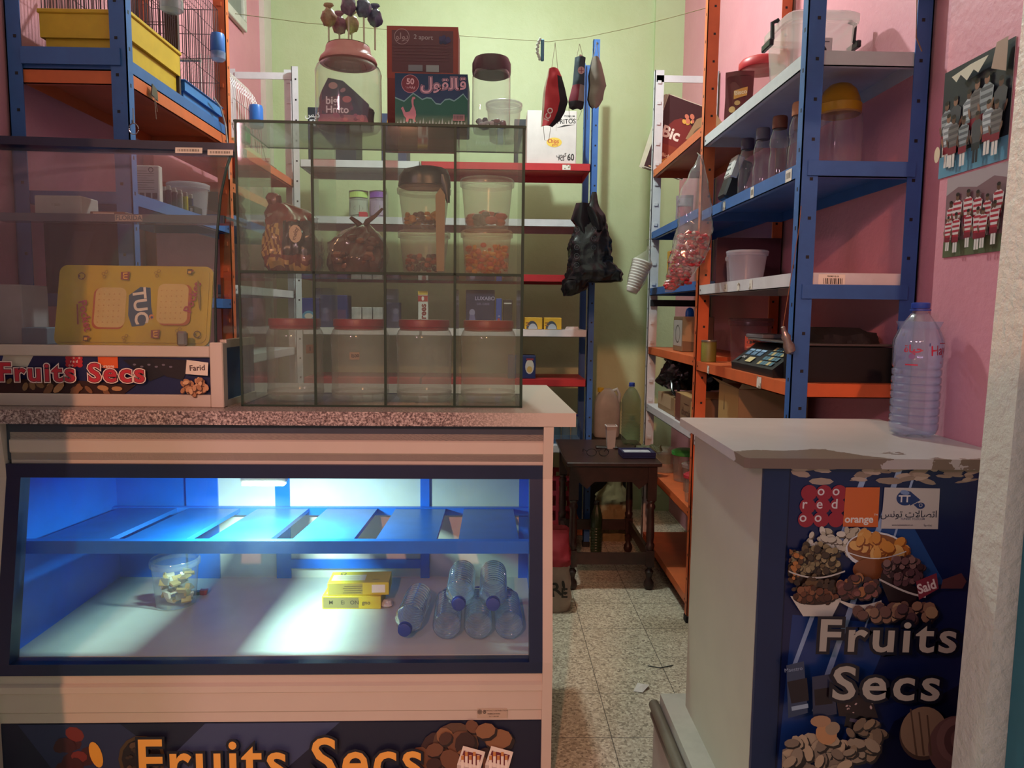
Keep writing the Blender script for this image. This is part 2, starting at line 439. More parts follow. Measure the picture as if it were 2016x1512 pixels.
# ================================================================ RACKS
def post_mb(x, y, h, sx, sy=1, a=.055, b=.04, nub=0, z0=0):
    """slotted angle upright: one flange along y (aisle side), one along x"""
    m = MB(); th = .004
    m.box(x, x+sx*th, y, y+sy*b, z0, h)
    m.box(x, x+sx*a, y, y+sy*th, z0, h)
    for k in range(int(z0/.12)+(z0 > 0), int(h/.12)):
        z = .09+.12*k
        m.box(x-sx*.0006, x, y+sy*(b*.5-.004), y+sy*(b*.5+.004), z, z+.012, m=1)
        m.box(x+sx*(a*.62-.005), x+sx*(a*.62+.005), y-sy*.0006, y, z+.03, z+.04, m=1) if nub == 0 else m.box(x+sx*(a*.3), x+sx*(a*.7), y-sy*.006, y, z+.03, z+.048, m=0)
    m.rbox(x-sx*.004, x+sx*(a+.003), y-sy*.004, y+sy*(b+.003), z0, z0+.035, .003, 1)
    return m
def shelf_mb(x0, x1, y0, y1, z, lip=.045):
    m = MB(); th = .003
    m.box(x0, x1, y0, y1, z-th, z)
    m.box(x0, x0+th, y0, y1, z-lip, z-th); m.box(x1-th, x1, y0, y1, z-lip, z-th)
    m.box(x0, x1, y0, y0+th, z-lip, z-th); m.box(x0, x1, y1-th, y1, z-lip, z-th)
    m.box(x0, x0+.02, y0, y1, z-lip, z-lip+th); m.box(x0, x1, y0, y0+.02, z-lip, z-lip+th)
    for (bx, by) in ((x0, y0+.02), (x0, y1-.02)):
        m.box(bx-.001, bx, by-.004, by+.004, z-lip*.6, z-lip*.6+.008, m=1)
    return m
def tags_on(parent, plane, fixed, spots, z, sgn=-1):
    """paper price labels stuck on a shelf lip"""
    for s0, wd, hh, wr in spots:
        it = [rc('#d9d6cc', 0, 0, wd, hh)]
        rd = random.Random(int(s0*1000))
        for k in range(5): it.append(rc('#4a4741', wd*(.12+.15*k), hh*.25, wd*.05*(1+rd.random()), hh*.5)) if wr else it.append(ell('#8d7f6c', wd*rd.random(), hh*rd.random(), wd*.12, hh*.15, 0, 6))
        if plane == 'x': decal('price_label', it, parent, (fixed-.001, s0, z), (0, -1, 0), (0, 0, 1))
        else: decal('price_label', it, parent, (s0, fixed-.001, z))
PH = 3.15
HOLE = mat('#141519', .6, 0, 0)
# ---- right rack
RX0, RX1 = .943, 1.30
R = thing('shelving_rack', 'tall slotted-post shelf rack along the right pink wall, with blue, orange and white shelves', 'shelving rack', (0, 0, 0))
for (y, mm, nb) in ((2.29, BLUE, 0), (3.40, ORANGE, 0), (4.50, WHITEM, 1)):
    hh = PH if nb == 0 else 2.96
    post_mb(RX0, y, hh, 1, 1, nub=nb).build('post', [mm, HOLE], R)
    post_mb(RX1+.03, y, hh, -1, 1, .05, nub=nb).build('post', [mm if y != 2.29 else BLUE, HOLE], R)
NL = {'w1': 2.312, 'b': 1.978, 'w2': 1.637, 'o': 1.284, 'x': .93, 'y': .57}
for k, mm in (('w1', WHITEM), ('b', BLUE), ('w2', WHITEM), ('o', ORANGE), ('x', WHITEM), ('y', ORANGE)):
    o = shelf_mb(RX0+.005, RX1+.02, 2.296, 3.40, NL[k]).build('shelf', [mm, HOLE], R)
    if k == 'b': tags_on(o, 'x', RX0+.005, [(2.42, .05, .038, 1), (2.75, .035, .04, 1), (3.08, .03, .035, 0)], NL[k]-.043)
    if k == 'w2':
        tags_on(o, 'x', RX0+.005, [(2.72, .03, .035, 0), (2.86, .03, .03, 0), (3.02, .04, .03, 0)], NL[k]-.04)
        it = [rc('#e8e2d4', 0, 0, .085, .036)]+[rc('#2a2622', .016+.004*i+(.001*(i*7 % 3)), .006, .0016+.0008*(i % 2), .018) for i in range(15)]+[txt('#2a2622', 'PROMO 02-18', .045, .03, .006, .01)]
        decal('barcode_label', it, o, (RX0+.075, 2.2955, NL[k]-.041))
    if k == 'o': tags_on(o, 'x', RX0+.005, [(2.60, .045, .04, 0), (3.22, .03, .035, 0)], NL[k]-.043)
for z, mm in ((1.60, BLUE), (2.28-.30, BLUE)):
    B(RX0+.02, RX1, 2.283, 2.289, z-.045, z).build('cross_bar', mm, R)
for z, mm in ((2.93, WHITEM), ): B(RX0+.01, RX1, 4.50, 4.506, z-.04, z).build('cross_bar', mm, R)
FL = {'o1': 2.371, 'b1': 2.00, 'b2': 1.66, 'o2': 1.30, 'w': .945, 'o3': .56, 'o4': .12}
for k, mm in (('o1', ORANGE), ('b1', BLUE), ('b2', BLUE), ('o2', ORANGE), ('w', WHITEM), ('o3', ORANGE), ('o4', ORANGE)):
    shelf_mb(RX0+.005, RX1+.02, 3.445, 4.495, FL[k]).build('shelf', [mm, HOLE], R)
B(RX0+.01, RX1, 4.49, 4.496, 1.55, 1.59).build('cross_bar', mat('#26262a', .5), R)
# ---- left rack
LX0, LX1 = -1.25, -1.62
L = thing('shelving_rack', 'tall slotted-post shelf rack along the left pink wall, carrying the bird cages', 'shelving rack', (0, 0, 0))
for (y, mm, nb) in ((2.57, BLUE, 0), (3.50, ORANGE, 1), (4.62, WHITEM, 1)):
    hh = PH if y < 4 else 2.96
    post_mb(LX0, y, hh, -1, 1, nub=nb, z0=1.2005 if y < 3 else 0).build('post', [mm, HOLE], L)
    post_mb(LX1-.03, y, hh, 1, 1, .05, nub=nb, z0=1.2005 if y < 3 else 0).build('post', [mm, HOLE], L)
def lshelf(y0, y1, z, mm, lip=.045):
    m = shelf_mb(0, .35, y0, y1, z, lip)
    for v in m.v: v.x = LX0-.006-v.x
    return m.build('shelf', [mm, HOLE], L)
lshelf(2.58, 3.50, 2.30, ORANGE); lshelf(2.58, 3.50, 2.345, BLUE, .043)
lshelf(2.58, 3.50, 1.90, BLUE); lshelf(2.58, 3.50, 1.55, BLUE)
lshelf(3.545, 4.61, 2.30, ORANGE); lshelf(3.545, 4.61, 2.10, ORANGE); lshelf(3.545, 4.61, 1.95, BLUE); lshelf(3.545, 4.61, 1.62, WHITEM); lshelf(3.545, 4.61, 1.27, WHITEM)
B(-1.60, -1.27, 2.563, 2.569, 2.315, 2.37).build('cross_bar', BLUE, L)
B(-1.60, -1.27, 3.492, 3.498, 2.965, 2.99).build('cross_bar', REDM, L)
B(-1.60, -1.25, 4.612, 4.618, 2.90, 2.94).build('cross_bar', WHITEM, L)
# ---- back rack
KY0, KY1 = 4.56, 4.98
K = thing('shelving_rack', 'wide shelf rack across the back, with red and white shelves before the green wall', 'shelving rack', (0, 0, 0))
for (x, sx, mm) in ((.575, 1, BLUE), (-1.243, 1, WHITEM)):
    post_mb(x, KY0-.004, 3.15 if sx and mm is BLUE else 2.96, sx, 1, .04).build('post', [mm, HOLE], K)
    post_mb(x, KY1+.04, 3.15 if mm is BLUE else 2.4, sx, -1, .045).build('post', [mm, HOLE], K)
KL = {'a': 2.416, 'b': 2.078, 'c': 1.739, 'd': 1.397, 'e': 1.084, 'f': .66, 'g': .12}
for z, ml, mr in ((2.416, WHITEM, REDM), (2.078, WHITEM, WHITEM), (1.739, REDM, REDM), (1.397, WHITEM, WHITEM), (1.084, REDM, REDM), (.66, WHITEM, WHITEM), (.12, ORANGE, ORANGE)):
    shelf_mb(-1.20, -.475, KY0, KY1, z).build('shelf', [ml, HOLE], K)
    o = shelf_mb(-.465, .572, KY0, KY1, z).build('shelf', [mr, HOLE], K)
    if z in (2.416, 1.739): tags_on(o, 'y', KY0, [(.40 if z > 2 else .12, .05, .03, 0)], z-.038)

# ================================================================ LEFT COUNTER
top = MB(); top.prism([(-1.655, 2.151), (.245, 2.172), (.215, 3.03), (-1.655, 3.02)], 1.158, 1.2, 'z')
def granite():
    m, nt, out = newmat('speckled_granite'); p = nt.nodes.new('ShaderNodeBsdfPrincipled'); nt.links.new(p.outputs[0], out.inputs[0])
    c = ramp(nt, noise_n(nt, 160, 3, .7), ((.38, '#4a3a38'), (.5, '#8f7d78'), (.62, '#c9bab2')))
    tc = nt.nodes.new('ShaderNodeTexCoord'); sx = nt.nodes.new('ShaderNodeSeparateXYZ'); nt.links.new(tc.outputs['Object'], sx.inputs[0])
    mr = nt.nodes.new('ShaderNodeMapRange'); nt.links.new(sx.outputs[0], mr.inputs[0]); mr.inputs[1].default_value = -.15; mr.inputs[2].default_value = .15
    c = mix_rgb(nt, mr.outputs[0], c, '#c2b7aa')
    nt.links.new(c, p.inputs['Base Color']); p.inputs['Roughness'].default_value = .3; return m
tag(top.build('countertop', granite()), 'long speckled stone countertop with rounded worn right corner, over the lit showcase', 'countertop')

SC = thing('display_showcase', 'large lit showcase under the stone countertop, cream panels and navy window frame', 'showcase', (.178, 2.20, 0), math.radians(.6))
W_ = 1.66                                             # local x from -W_ to 0
zt = lambda py, Y: at(500, py, Y).z
z_a, z_b, z_c, z_d = zt(838, 2.2), zt(852, 2.2), zt(912, 2.2), zt(940, 2.19)
z_e, z_f, z_g = zt(1300, 2.10), zt(1325, 2.09), zt(1421, 2.09)
yf = lambda z: 0 if z > z_d else (-.1*(z_d-z)/(z_d-z_e) if z > z_e else -.1)
m = MB(); m.box(-W_, 0, .03, .08, z_b, 1.157); m.build('recess_strip', mat('#7a6a62', .5), SC)
m = MB(); m.prism([(0, z_b), (0, z_b-.02), (-.006, z_b-.024), (-.006, z_c+.035), (0, z_c+.03), (0, z_c), (.05, z_c), (.05, z_b)], -W_+.03, -.03, 'x'); m.build('upper_panel', ALU, SC)
m = MB(); m.prism([(-.1, z_f), (-.1, z_f-.03), (-.112, z_f-.036), (-.112, z_f-.055), (-.104, z_f-.06), (-.104, z_g+.035), (-.1, z_g+.03), (-.1, z_g), (-.05, z_g), (-.05, z_f)], -W_+.012, -.03, 'x')
lp = m.build('lower_panel', ALU, SC)
decal('small_sticker', [rc('#b9a692', 0, 0, .09, .032), txt('#3c332e', '✳B', .012, .02, .016, .02), txt('#3c332e', 'CONTACT DISTRIBUTION', .056, .024, .006, .01), txt('#3c332e', 'FABRICATION', .05, .014, .006, .02), txt('#3c332e', 'Tel 71 000 000', .05, .006, .005, .01)], lp, (-.225, -.1045, z_g+.008))
# window frame (navy)
def slant(x0, x1, za, zb, d0, d1, mb):                # bar following the slanted front
    mb.add([(x, yf(z)+d, z) for z in (za, zb) for d in (d0, d1) for x in (x0, x1)], [(0, 2, 3, 1), (4, 5, 7, 6), (0, 1, 5, 4), (2, 6, 7, 3), (0, 4, 6, 2), (1, 3, 7, 5)])
m = MB(); slant(-W_+.02, -.03, z_d, z_c, -.012, .035, m); slant(-W_+.02, -.03, z_f, z_e, -.012, .035, m)
slant(-W_+.02, -W_+.062, z_e, z_d, -.012, .035, m); slant(-.07, -.03, z_e, z_d, -.012, .035, m)
m.build('window_frame', NAVY, SC)
m = MB(); slant(-W_+.06, -.068, z_e-.002, z_d+.002, .008, .012, m); m.build('front_glass', clear('#9fb4c2', .012, .02, .8, .03), SC)
for x0, x1 in ((-W_-.002, -W_+.02), (-.03, 0)):
    MB().prism([(-.03, 1.157), (-.01, z_d), (-.115, z_e), (-.115, 0), (.66, 0), (.66, 1.157)], x0, x1, 'x').build('side_panel', ALU, SC)
m = MB(); m.box(-W_+.02, -.03, .62, .66, 0, z_e); m.box(-W_+.02, -.03, -.06, .62, z_e-.09, z_e-.03); m.box(-W_+.02, -.03, .0, .66, z_c+.01, 1.157)
m.build('cabinet_body', mat('#3a4250', .6), SC)
B(-W_+.02, -.03, -.06, .62, z_e-.03, z_e).build('showcase_floor', mat('#b9c4c2', .35, 0, .1, 5, wear='#8b908c', wearamt=.74), SC)
z_i = z_e
for a_ in ((-W_+.021, -W_+.03), (-.04, -.031)): MB().prism([(.015, z_c), (.015, z_d), (-.085, z_e), (.62, z_e), (.62, z_c)], *a_, 'x').build('inner_lining', DBLUE, SC)
B(-W_+.03, -W_+.33, .60, .62, z_e, z_c).build('inner_lining', DBLUE, SC)
m = MB(); m.box(-W_+.30, -.04, .595, .62, z_e, z_c); m.build('sliding_door', WHITEP, SC)
m = MB()
for xa, xb in ((-W_+.30, -W_+.42), (-1.02, -.965), (-.46, -.425), (-.075, -.04)): m.box(xa, xb, .585, .597, z_e, z_c)
m.box(-.97, -.46, .583, .597, z_e+.04, z_e+.075); m.box(-W_+.3, -.04, .583, .597, .71, .735); m.build('door_frame', DBLUE, SC)
# slatted blue shelf
zs = .782
m = MB(); m.box(-W_+.03, -.04, .02, .045, zs-.035, zs+.005); m.box(-W_+.03, -.04, .56, .583, zs-.066, zs-.036)
m.build('shelf_frame', DBLUE, SC)
xs = [at(p, 1078, 2.22).x-.178 for p in (50, 235, 280, 415, 455, 580, 625, 735, 765, 890, 925, 1035)]
sb = [at(p, 1003, 2.76).x-.178 for p in (195, 300, 330, 455, 480, 610, 640, 748, 770, 892, 925, 1042)]
for k in range(6):
    a, b = (xs[2*k]+sb[2*k])/2-.0, (xs[2*k+1]+sb[2*k+1])/2
    a = max(-W_+.035, -1.60+k*.262); b = a+.192 if k else a+.215
    m = MB(); m.box(a, min(b, -.045), .045, .56, zs-.008, zs); m.box(a, a+.004, .045, .56, zs-.014, zs-.008); m.box(min(b, -.045)-.004, min(b, -.045), .045, .56, zs-.014, zs-.008)
    for v in m.v: v.z -= .075*(v.y-.045)
    m.build('shelf_slat', mat('#0f66cc', .35, 0, .15, 14, wear='#7fb2dd', wearamt=.69), SC)
# LED lamp under the top rail
lt = MB(); lt.box(-.98, -.84, .085, .115, z_d-.036, z_c+.009); lt.build('lamp_housing', WHITEP, SC)
MB().box(-.975, -.845, .082, .112, z_d-.046, z_d-.0365).build('lamp_tube', glow('#d8fff4', 30), SC)
lamp('showcase_light', 'AREA', (.178-.91, 2.20+.10, z_d-.048), 18, (.62, 1.0, .84),   .15, .03, aim=(.178-.91, 2.36, 0))
# bottom sign
it = [rc('#141a34', 0, 0, 1.585, .40)]
it += [pl('#3b4669', (.55, .4), (.95, .4), (.75, .22), (.35, .2)), pl('#262f52', (0, .4), (.3, .4), (.6, .15), (.2, .1))]
it += scatter(.16, .28, .05, .09, 12, ['#5b1f26', '#742c2a', '#3e1a22'], .02, .04, 3)
it += [ell('#e3a33c', .225, .305, .018, .042, .25, 18), ell('#4a3a26', .36, .29, .07, .075), ell('#1d1820', .36, .29, .06, .065)]
it += scatter(.36, .29, .05, .055, 24, ['#3a2f2a', '#574537', '#2a2220'], .006, .014, 5)
it += [ell('#3c2626', 1.24, .29, .05, .08), ell('#5c4334', 1.30, .33, .07, .07)]+scatter(1.33, .27, .14, .12, 30, ['#6e4a36', '#8a6244', '#4b3028', '#3a2624'], .02, .045, 8, .8, '#24181a')
for q in (0, 1):
    bx = 1.335+q*.085; by = .12
    it += [pl('#c7bdb2', (bx-.035, by), (bx+.035, by), (bx+.04, by+.13), (bx-.03, by+.15)), pl('#e6ddd0', (bx-.03, by+.15), (bx+.04, by+.13), (bx+.055, by+.19), (bx-.012, by+.21)), pl('#6b2430', (bx-.02, by+.16), (bx+.035, by+.145), (bx+.045, by+.18), (bx-.01, by+.195))]
    it += [rc('#f0e8da', bx-.018+.012*j, by+.13+.012*(j % 2), .008, .05) for j in range(5)]+[rc('#c98a4a', bx-.018+.012*j, by+.165+.012*(j % 2), .008, .014) for j in range(5)]
    it += [rc('#26221f', bx-.02, by+.03, .045, .004), txt('#26221f', 'LIGHTS', bx, by+.06, .014, .005)]
for c, bo in (('#0d1022', .055), ('#f0b050', .012)): it.append(txt(c, 'Fruits Secs', .775, .283, .197, bo, 0, .92, 1.08))
decal('sign_panel', it, SC, (-W_+.07, -.1005, z_g-.40-.004))
m = MB(); m.box(-W_+.02, -.03, -.1, -.06, 0, z_g-.002); m.build('sign_board', mat('#131a36', .4), SC)
# ================================================================ CURVED GLASS DISPLAY CASE (on the counter, left)
CASE = thing('glass_display_case', 'curved glass food display case on the left of the countertop, with a Fruits Secs sign', 'display case', (0, 0, 1.2))
cx1 = -.872; cx0 = -1.652; CY = 2.235
zs1, zs2 = .225-.02, .045                      # local heights of the sign's top and bottom
q = at(200, 680, CY).z-1.2; q2 = at(200, 702, CY).z-1.2; q3 = at(200, 776, CY).z-1.2
m = MB(); m.rbox(cx0, cx1, CY, CY+.03, q2, q, .003); m.rbox(cx0, cx1, CY, CY+.03, 0, q3, .003); m.rbox(cx1+.0, cx1+.04, CY-.004, CY+.035, 0, q+.012, .003)
m.box(cx1+.02, cx1+.04, CY+.03, CY+.30, q-.005, q+.02); m.box(cx1+.02, cx1+.04, CY+.03, CY+.30, 0, .02)
m.build('case_frame', ALU, CASE)
B(cx1+.024, cx1+.034, CY+.03, CY+.30, .02, q-.004).build('end_panel', mat('#16497e', .35), CASE)
B(cx0, cx1+.02, CY+.012, CY+.30, q-.025, q-.006).build('case_deck', mat('#8d8a86', .5), CASE)
sw = cx1-cx0; sh = q2-q3
it = [rc('#1b2352', 0, 0, sw, sh), pl('#2d3a78', (0, sh), (.3, sh), (.22, .07), (0, .09)), pl('#56609a', (.12, sh), (.13, sh), (.02, .05), (.01, .05))]
it += [rc('#1a1220', .0+.06*i, sh-.03, .05, .026) for i in range(3)]
it += [pl('#d3cbb6', (.26, sh), (.35, sh), (.33, sh-.035), (.25, sh-.03))]
for i in range(9): it.append(ell('#b5222c', .455+.017*(i % 3)*1.0, sh-.006-.0105*(i//3), .0095, .0075))
for (a, b) in ((1, 0), (2, 0)): it.append(txt('#e8d9cf', 'o', .455+.017*a, sh-.005-.0105*b, .011, .01))
it.append(txt('#e8d9cf', 'r e d', .472, sh-.0165, .012, .02)); it.append(txt('#e8d9cf', 'o o', .463, sh-.028, .011, .01))
it += [rc('#e2622a', .545, sh-.036, .06, .036), txt('#f4e6da', 'orange', .574, sh-.03, .014, .02)]
it += [pl('#16141f', (.62, sh-.01), (.70, sh-.004), (.76, sh-.05), (.70, sh-.075)), pl('#201922', (.70, sh-.003), (.83, sh-.01), (.80, sh-.07), (.75, sh-.06))]
it += [ell('#6f6a7a', .655+.022*i, sh-.024-.006*(i % 2), .005, .003) for i in range(6)]
it += [pl('#31140f', (0, 0), (.62, 0), (.66, .03), (.4, .045), (.1, .04), (0, .035))]
it += scatter(.2, .026, .2, .014, 34, ['#8b6a43', '#5b3a24', '#a78255', '#40261a'], .006, .016, 12, .6)
it += scatter(.5, .012, .12, .010, 10, ['#b98a5a', '#7d5536'], .01, .024, 17, .45)
it += scatter(.84, .026, .045, .024, 44, ['#c9956a', '#b07c55', '#d8ab80'], .007, .012, 11, .62, '#5c3524')
it += [pl('#e3d8c8', (.815, .065), (.882, .06), (.885, .1), (.82, .108)), txt('#40262a', 'Farid', .851, .083, .024, .02, .05)]
def shift(it, d, x1):
    out = []
    for t_ in it:
        t_ = list(t_)
        if t_[0] == 'p': t_[2] = [(min(x1, max(0, x+d)), y) for x, y in t_[2]]
        elif t_[0] == 't': t_[3] += d
        else: t_[2] += d
        if t_[0] == 'e' and (t_[2]-t_[4] < 0 or t_[2]+t_[4] > x1): continue
        out.append(tuple(t_))
    return out
it = [it[0]]+shift(it[1:], -.108, sw)
for c, bo in (('#f2d9cd', .075), ('#4a1626', .04), ('#c02a3a', .02)): it.append(txt(c, 'Fruits Secs', at(143, 735, CY).x-cx0, at(143, 735, CY).z-1.2-q3, .078, bo, 0, 1.10, 1.16))
decal('sign_panel', it, CASE, (cx0, CY+.012, q3))
B(cx0, cx1, CY+.0115, CY+.0118, q3-.002, q2+.002).build('sign_board', mat('#1b2352', .4), CASE)
# curved glass: profile in (y, z)
prof = [(CY+.012, q), (CY+.014, q+.09), (CY+.022, q+.20), (CY+.045, q+.33), (CY+.085, q+.45), (CY+.14, q+.54), (CY+.20, q+.605)]
ztop = at(462, 297, CY+.2).z-1.2; zl = at(0, 284, CY+.2).z-1.2
sc = (ztop-q)/(prof[-1][1]-q); prof = [(y, q+(z-q)*sc) for y, z in prof]
m = MB(); vs = [(x, y, z) for x in (cx0, cx1+.012) for y, z in prof]+[(x, y+.005, z) for x in (cx0, cx1+.012) for y, z in prof]
n = len(prof); fs = []
for j in range(n-1): fs.append((j, n+j, n+j+1, j+1)); fs.append((2*n+j, 2*n+j+1, 3*n+j+1, 3*n+j))
m.add(vs, fs); m.build('curved_glass', clear('#a3a0a6', .08, .05, 1.4, .10), CASE, smooth=True)
m = MB(); m.tube([(cx1+.014, y+.002, z) for y, z in prof], .0045, 8); m.build('glass_edge', mat('#2b3a38', .3), CASE)
m = MB(); m.add([(cx1+.034, CY+.02, q), (cx1+.034, CY+.30, q), (cx1+.034, CY+.30, ztop), (cx1+.034, CY+.21, ztop)]+[(cx1+.034, y+.012, z) for y, z in prof[:0:-1]], [tuple(range(4+n-1))]); m.build('end_glass', GLASS, CASE)
m = MB(); y = CY+.2
m.add([(cx0, y-.01, zl), (cx1+.03, y-.01, ztop-.004), (cx1+.03, y-.01, ztop+.022), (cx0, y-.01, zl+.026), (cx0, y+.09, zl), (cx1+.03, y+.09, ztop-.004), (cx1+.03, y+.09, ztop+.022), (cx0, y+.09, zl+.026)],
      [(0, 1, 2, 3), (7, 6, 5, 4), (3, 2, 6, 7), (0, 4, 5, 1), (1, 5, 6, 2), (0, 3, 7, 4)]); m.build('top_rail', mat('#2a2f49', .4), CASE)
zg = at(250, 425, CY+.12).z-1.2
B(cx0, cx1+.02, CY+.10, CY+.30, zg-.006, zg+.002).build('glass_shelf', clear('#4b5560', .62, .1, 1.0), CASE)
B(cx0, cx1+.02, CY+.092, CY+.0995, zg-.022, zg+.002).build('shelf_rail', mat('#4a5262', .4), CASE)
fl = at(252, 407, CY+.09)
decal('shelf_label', [rc('#a09792', -.042, -.010, .084, .020), txt('#4f6069', 'FLORIDA', 0, 0, .020, .03)], CASE, (fl.x, CY+.0915, zg-.010))
for a, b in (((350, 292), (402, 304)), ((413, 295), (462, 308))):
    A = at(a[0], a[1], CY+.185); Bq = at(b[0], b[1], CY+.18)
    decal('barcode_sticker', [rc('#d5cfc8', 0, 0, Bq.x-A.x, .018)]+[rc('#35312e', .008+.005*i, .005, .002, .008) for i in range(int((Bq.x-A.x)/.006))], CASE, (A.x, CY+.165, Bq.z-1.2), uy=(0, .12, 1))
for x0 in (cx1-.10,): MB().rbox(x0, x0+.03, CY-.002, CY+.02, q, q+.045, .006).build('glass_clamp', mat('#8d8c88', .3, .6), CASE)
# ---- tray sign inside the case
A = at(103, 672, 2.30); D = at(422, 508, 2.37)
TW, TH = D.x-A.x, .258
TUC = thing('advertising_tray', 'large yellow cracker advertising tray leaning behind the curved glass', 'tray', (A.x, 2.305, 1.2+q-.004), rot=(-.22, 0, 0))
def rrect(w_, h_, r, n=5, x0=0, y0=0):
    return [(x0+cx+r*math.cos(a0+PI/2*i/n), y0+cy+r*math.sin(a0+PI/2*i/n)) for cx, cy, a0 in ((w_-r, h_-r, 0), (r, h_-r, PI/2), (r, r, PI), (w_-r, r, 1.5*PI)) for i in range(n+1)]
m = MB(); m.prism(rrect(TW, TH, .025), 0, .008); m.prism(rrect(TW-.02, TH-.02, .02, 5, .01, .01), -.003, 0); m.build('tray_board', mat('#c9b414', .4, 0, .1, 6), TUC)
Y_ = '#d0a017'
def logo_lu(x, y, r): return [pl('#8c3b34', (x-.013, y-.012), (x+.012, y-.014), (x+.014, y+.014), (x-.014, y+.012)), txt('#e8b93c', 'LU', x, y, .018, .04, r)]
it = [('p', '#1f4e73', [(TW*.535+dx, TH*.49+dy) for dx, dy in ((-.034, .035), (.0, .062), (.032, .06), (.038, .0), (.045, -.03), (.018, -.062), (-.018, -.066), (-.032, -.03))]),
      txt('#f0ecdc', 'TUC', TW*.54, TH*.49, .058, .025, -1.42), ell('#d98a4a', TW*.62, TH*.36, .008), ell('#1f4e73', TW*.622, TH*.352, .004)]
for x0, y0, fl_ in ((TW*.25, TH*.2, 1), (TW*.655, TH*.25, -1)):
    it += [('p', '#b4602a', rrect(.10, .132, .02, 4, x0-.006*fl_, y0)), ('p', '#d8c274', rrect(.096, .128, .02, 4, x0, y0+.006))]
    rd = random.Random(5)
    it += [ell('#b98c40', x0+.012+.016*i, y0+.022+.018*j, .0018, .0018, 0, 6) for i in range(5) for j in range(6)]
it += [pl('#8c3b34', (TW*.155, TH*.25), (TW*.165, TH*.25), (TW*.15, TH*.5), (TW*.14, TH*.5)), txt('#a83a50', 'Pocket', TW*.20, TH*.36, .036, .02, -1.3), txt('#a83a50', 'Pocket', TW*.885, TH*.60, .036, .02, 1.3)]
it += [ell('#8b7424', TW*.925, TH*.63, .004, .05, .12)]+logo_lu(TW*.44, TH*.86, -1.5)+logo_lu(TW*.66, TH*.14, -1.5)
for x, y in ((.16, .85), (.93, .14)): it += [ring('#5a4a18', TW*x, TH*y, .012, .003, 12), ell('#5a4a18', TW*x-.008, TH*y, .004), ell('#5a4a18', TW*x+.005, TH*y-.009, .003)]
for x, y in ((.30, .88), (.64, .9), (.46, .09), (.80, .18)):
    it += [ring('#8a6a1c', TW*x+dx, TH*y+dy, .0055, .0016, 8) for dx, dy in ((0, 0), (.009, .006), (.004, -.010))]
for x, y in ((.86, .92), (.22, .08)): it += [rc('#4a3a18', TW*x-.008, TH*y-.009, .016, .017), rc('#e0b030', TW*x-.005, TH*y-.006, .010, .008), rc('#8a3a30', TW*x+.006, TH*y, .006, .006)]
decal('tray_print', it, TUC, (0, -.0032, 0))

# ---- generic boxes
def rounded(m_, *a): return m_.rbox(*a)
def carton(name, label, cat, x0, x1, y0, y1, z0, z1, col, items=None, rz=0, group=None, top=None, rough=.6, var=.1, side_items=None, flaps=False):
    """cardboard or plastic box with its printed front; origin at its front left base"""
    t = thing(name, label, cat, (x0, y0, z0), rz, group)
    w_, d_, h_ = x1-x0, y1-y0, z1-z0
    m = MB(); m.rbox(0, w_, 0, d_, 0, h_, min(.003, h_*.1))
    if flaps: m.add([(0, 0, h_), (w_, 0, h_), (w_*.96, -.03, h_+.03), (w_*.04, -.02, h_+.035)], [(0, 1, 2, 3)]); m.add([(0, 0, h_), (0, d_, h_), (-.04, d_*.95, h_+.03), (-.04, .02, h_+.02)], [(0, 1, 2, 3)])
    m.build('box_body', mat(col, rough, 0, var, 10) if isinstance(col, str) else col, t)
    if items: decal('printed_front', items(w_, h_), t)
    if side_items: decal('printed_side', side_items(d_, h_), t, (0, d_, 0), (0, -1, 0))
    if top: decal('printed_top', top(w_, d_), t, (0, 0, h_), (1, 0, 0), (0, 1, 0))
    return t
def fpx(x0, y0, x1, y1, Y, base=None):
    a = at(x0, y1, Y); b = at(x1, y0, Y); h = b.z-a.z
    z0 = a.z if base is None else base
    return a.x, b.x, z0, z0+h
zw = 1.2+zg+.0025
x0, x1, z0, z1 = fpx(68, 376, 159, 412, 2.36)
carton('white_box', 'plain white oblong box on the glass shelf of the curved case', 'box', x0, x1, 2.36, 2.46, zw, zw+(z1-z0), '#b4ada8', lambda w_, h_: [txt('#8d8580', 'Y·800', w_*.45, h_*.5, .012, .01)])
x0, x1, z0, z1 = fpx(176, 382, 245, 400, 2.40)
carton('flat_pack', 'flat dark sweet packet lying beside the white box in the curved case', 'packet', x0, x1, 2.40, 2.50, zw, zw+.016, '#6a4a44', lambda w_, h_: [rc('#b7aca6', .01, .003, w_*.6, h_*.6), rc('#7a3a30', w_*.3, .004, w_*.2, .004)])
x0, x1, z0, z1 = fpx(-20, 548, 48, 662, 2.38)
zd = 1.2+q-.0055
carton('white_carton', 'tall pale carton at the far left inside the curved case', 'carton', x0-.02, x1, 2.36, 2.50, zd, zd+.19, '#aaa4a4')
carton('teal_box', 'low blue-grey box beside the yellow tray inside the curved case', 'box', x1+.006, x1+.085, 2.34, 2.42, zd, zd+.055, '#5f7382')

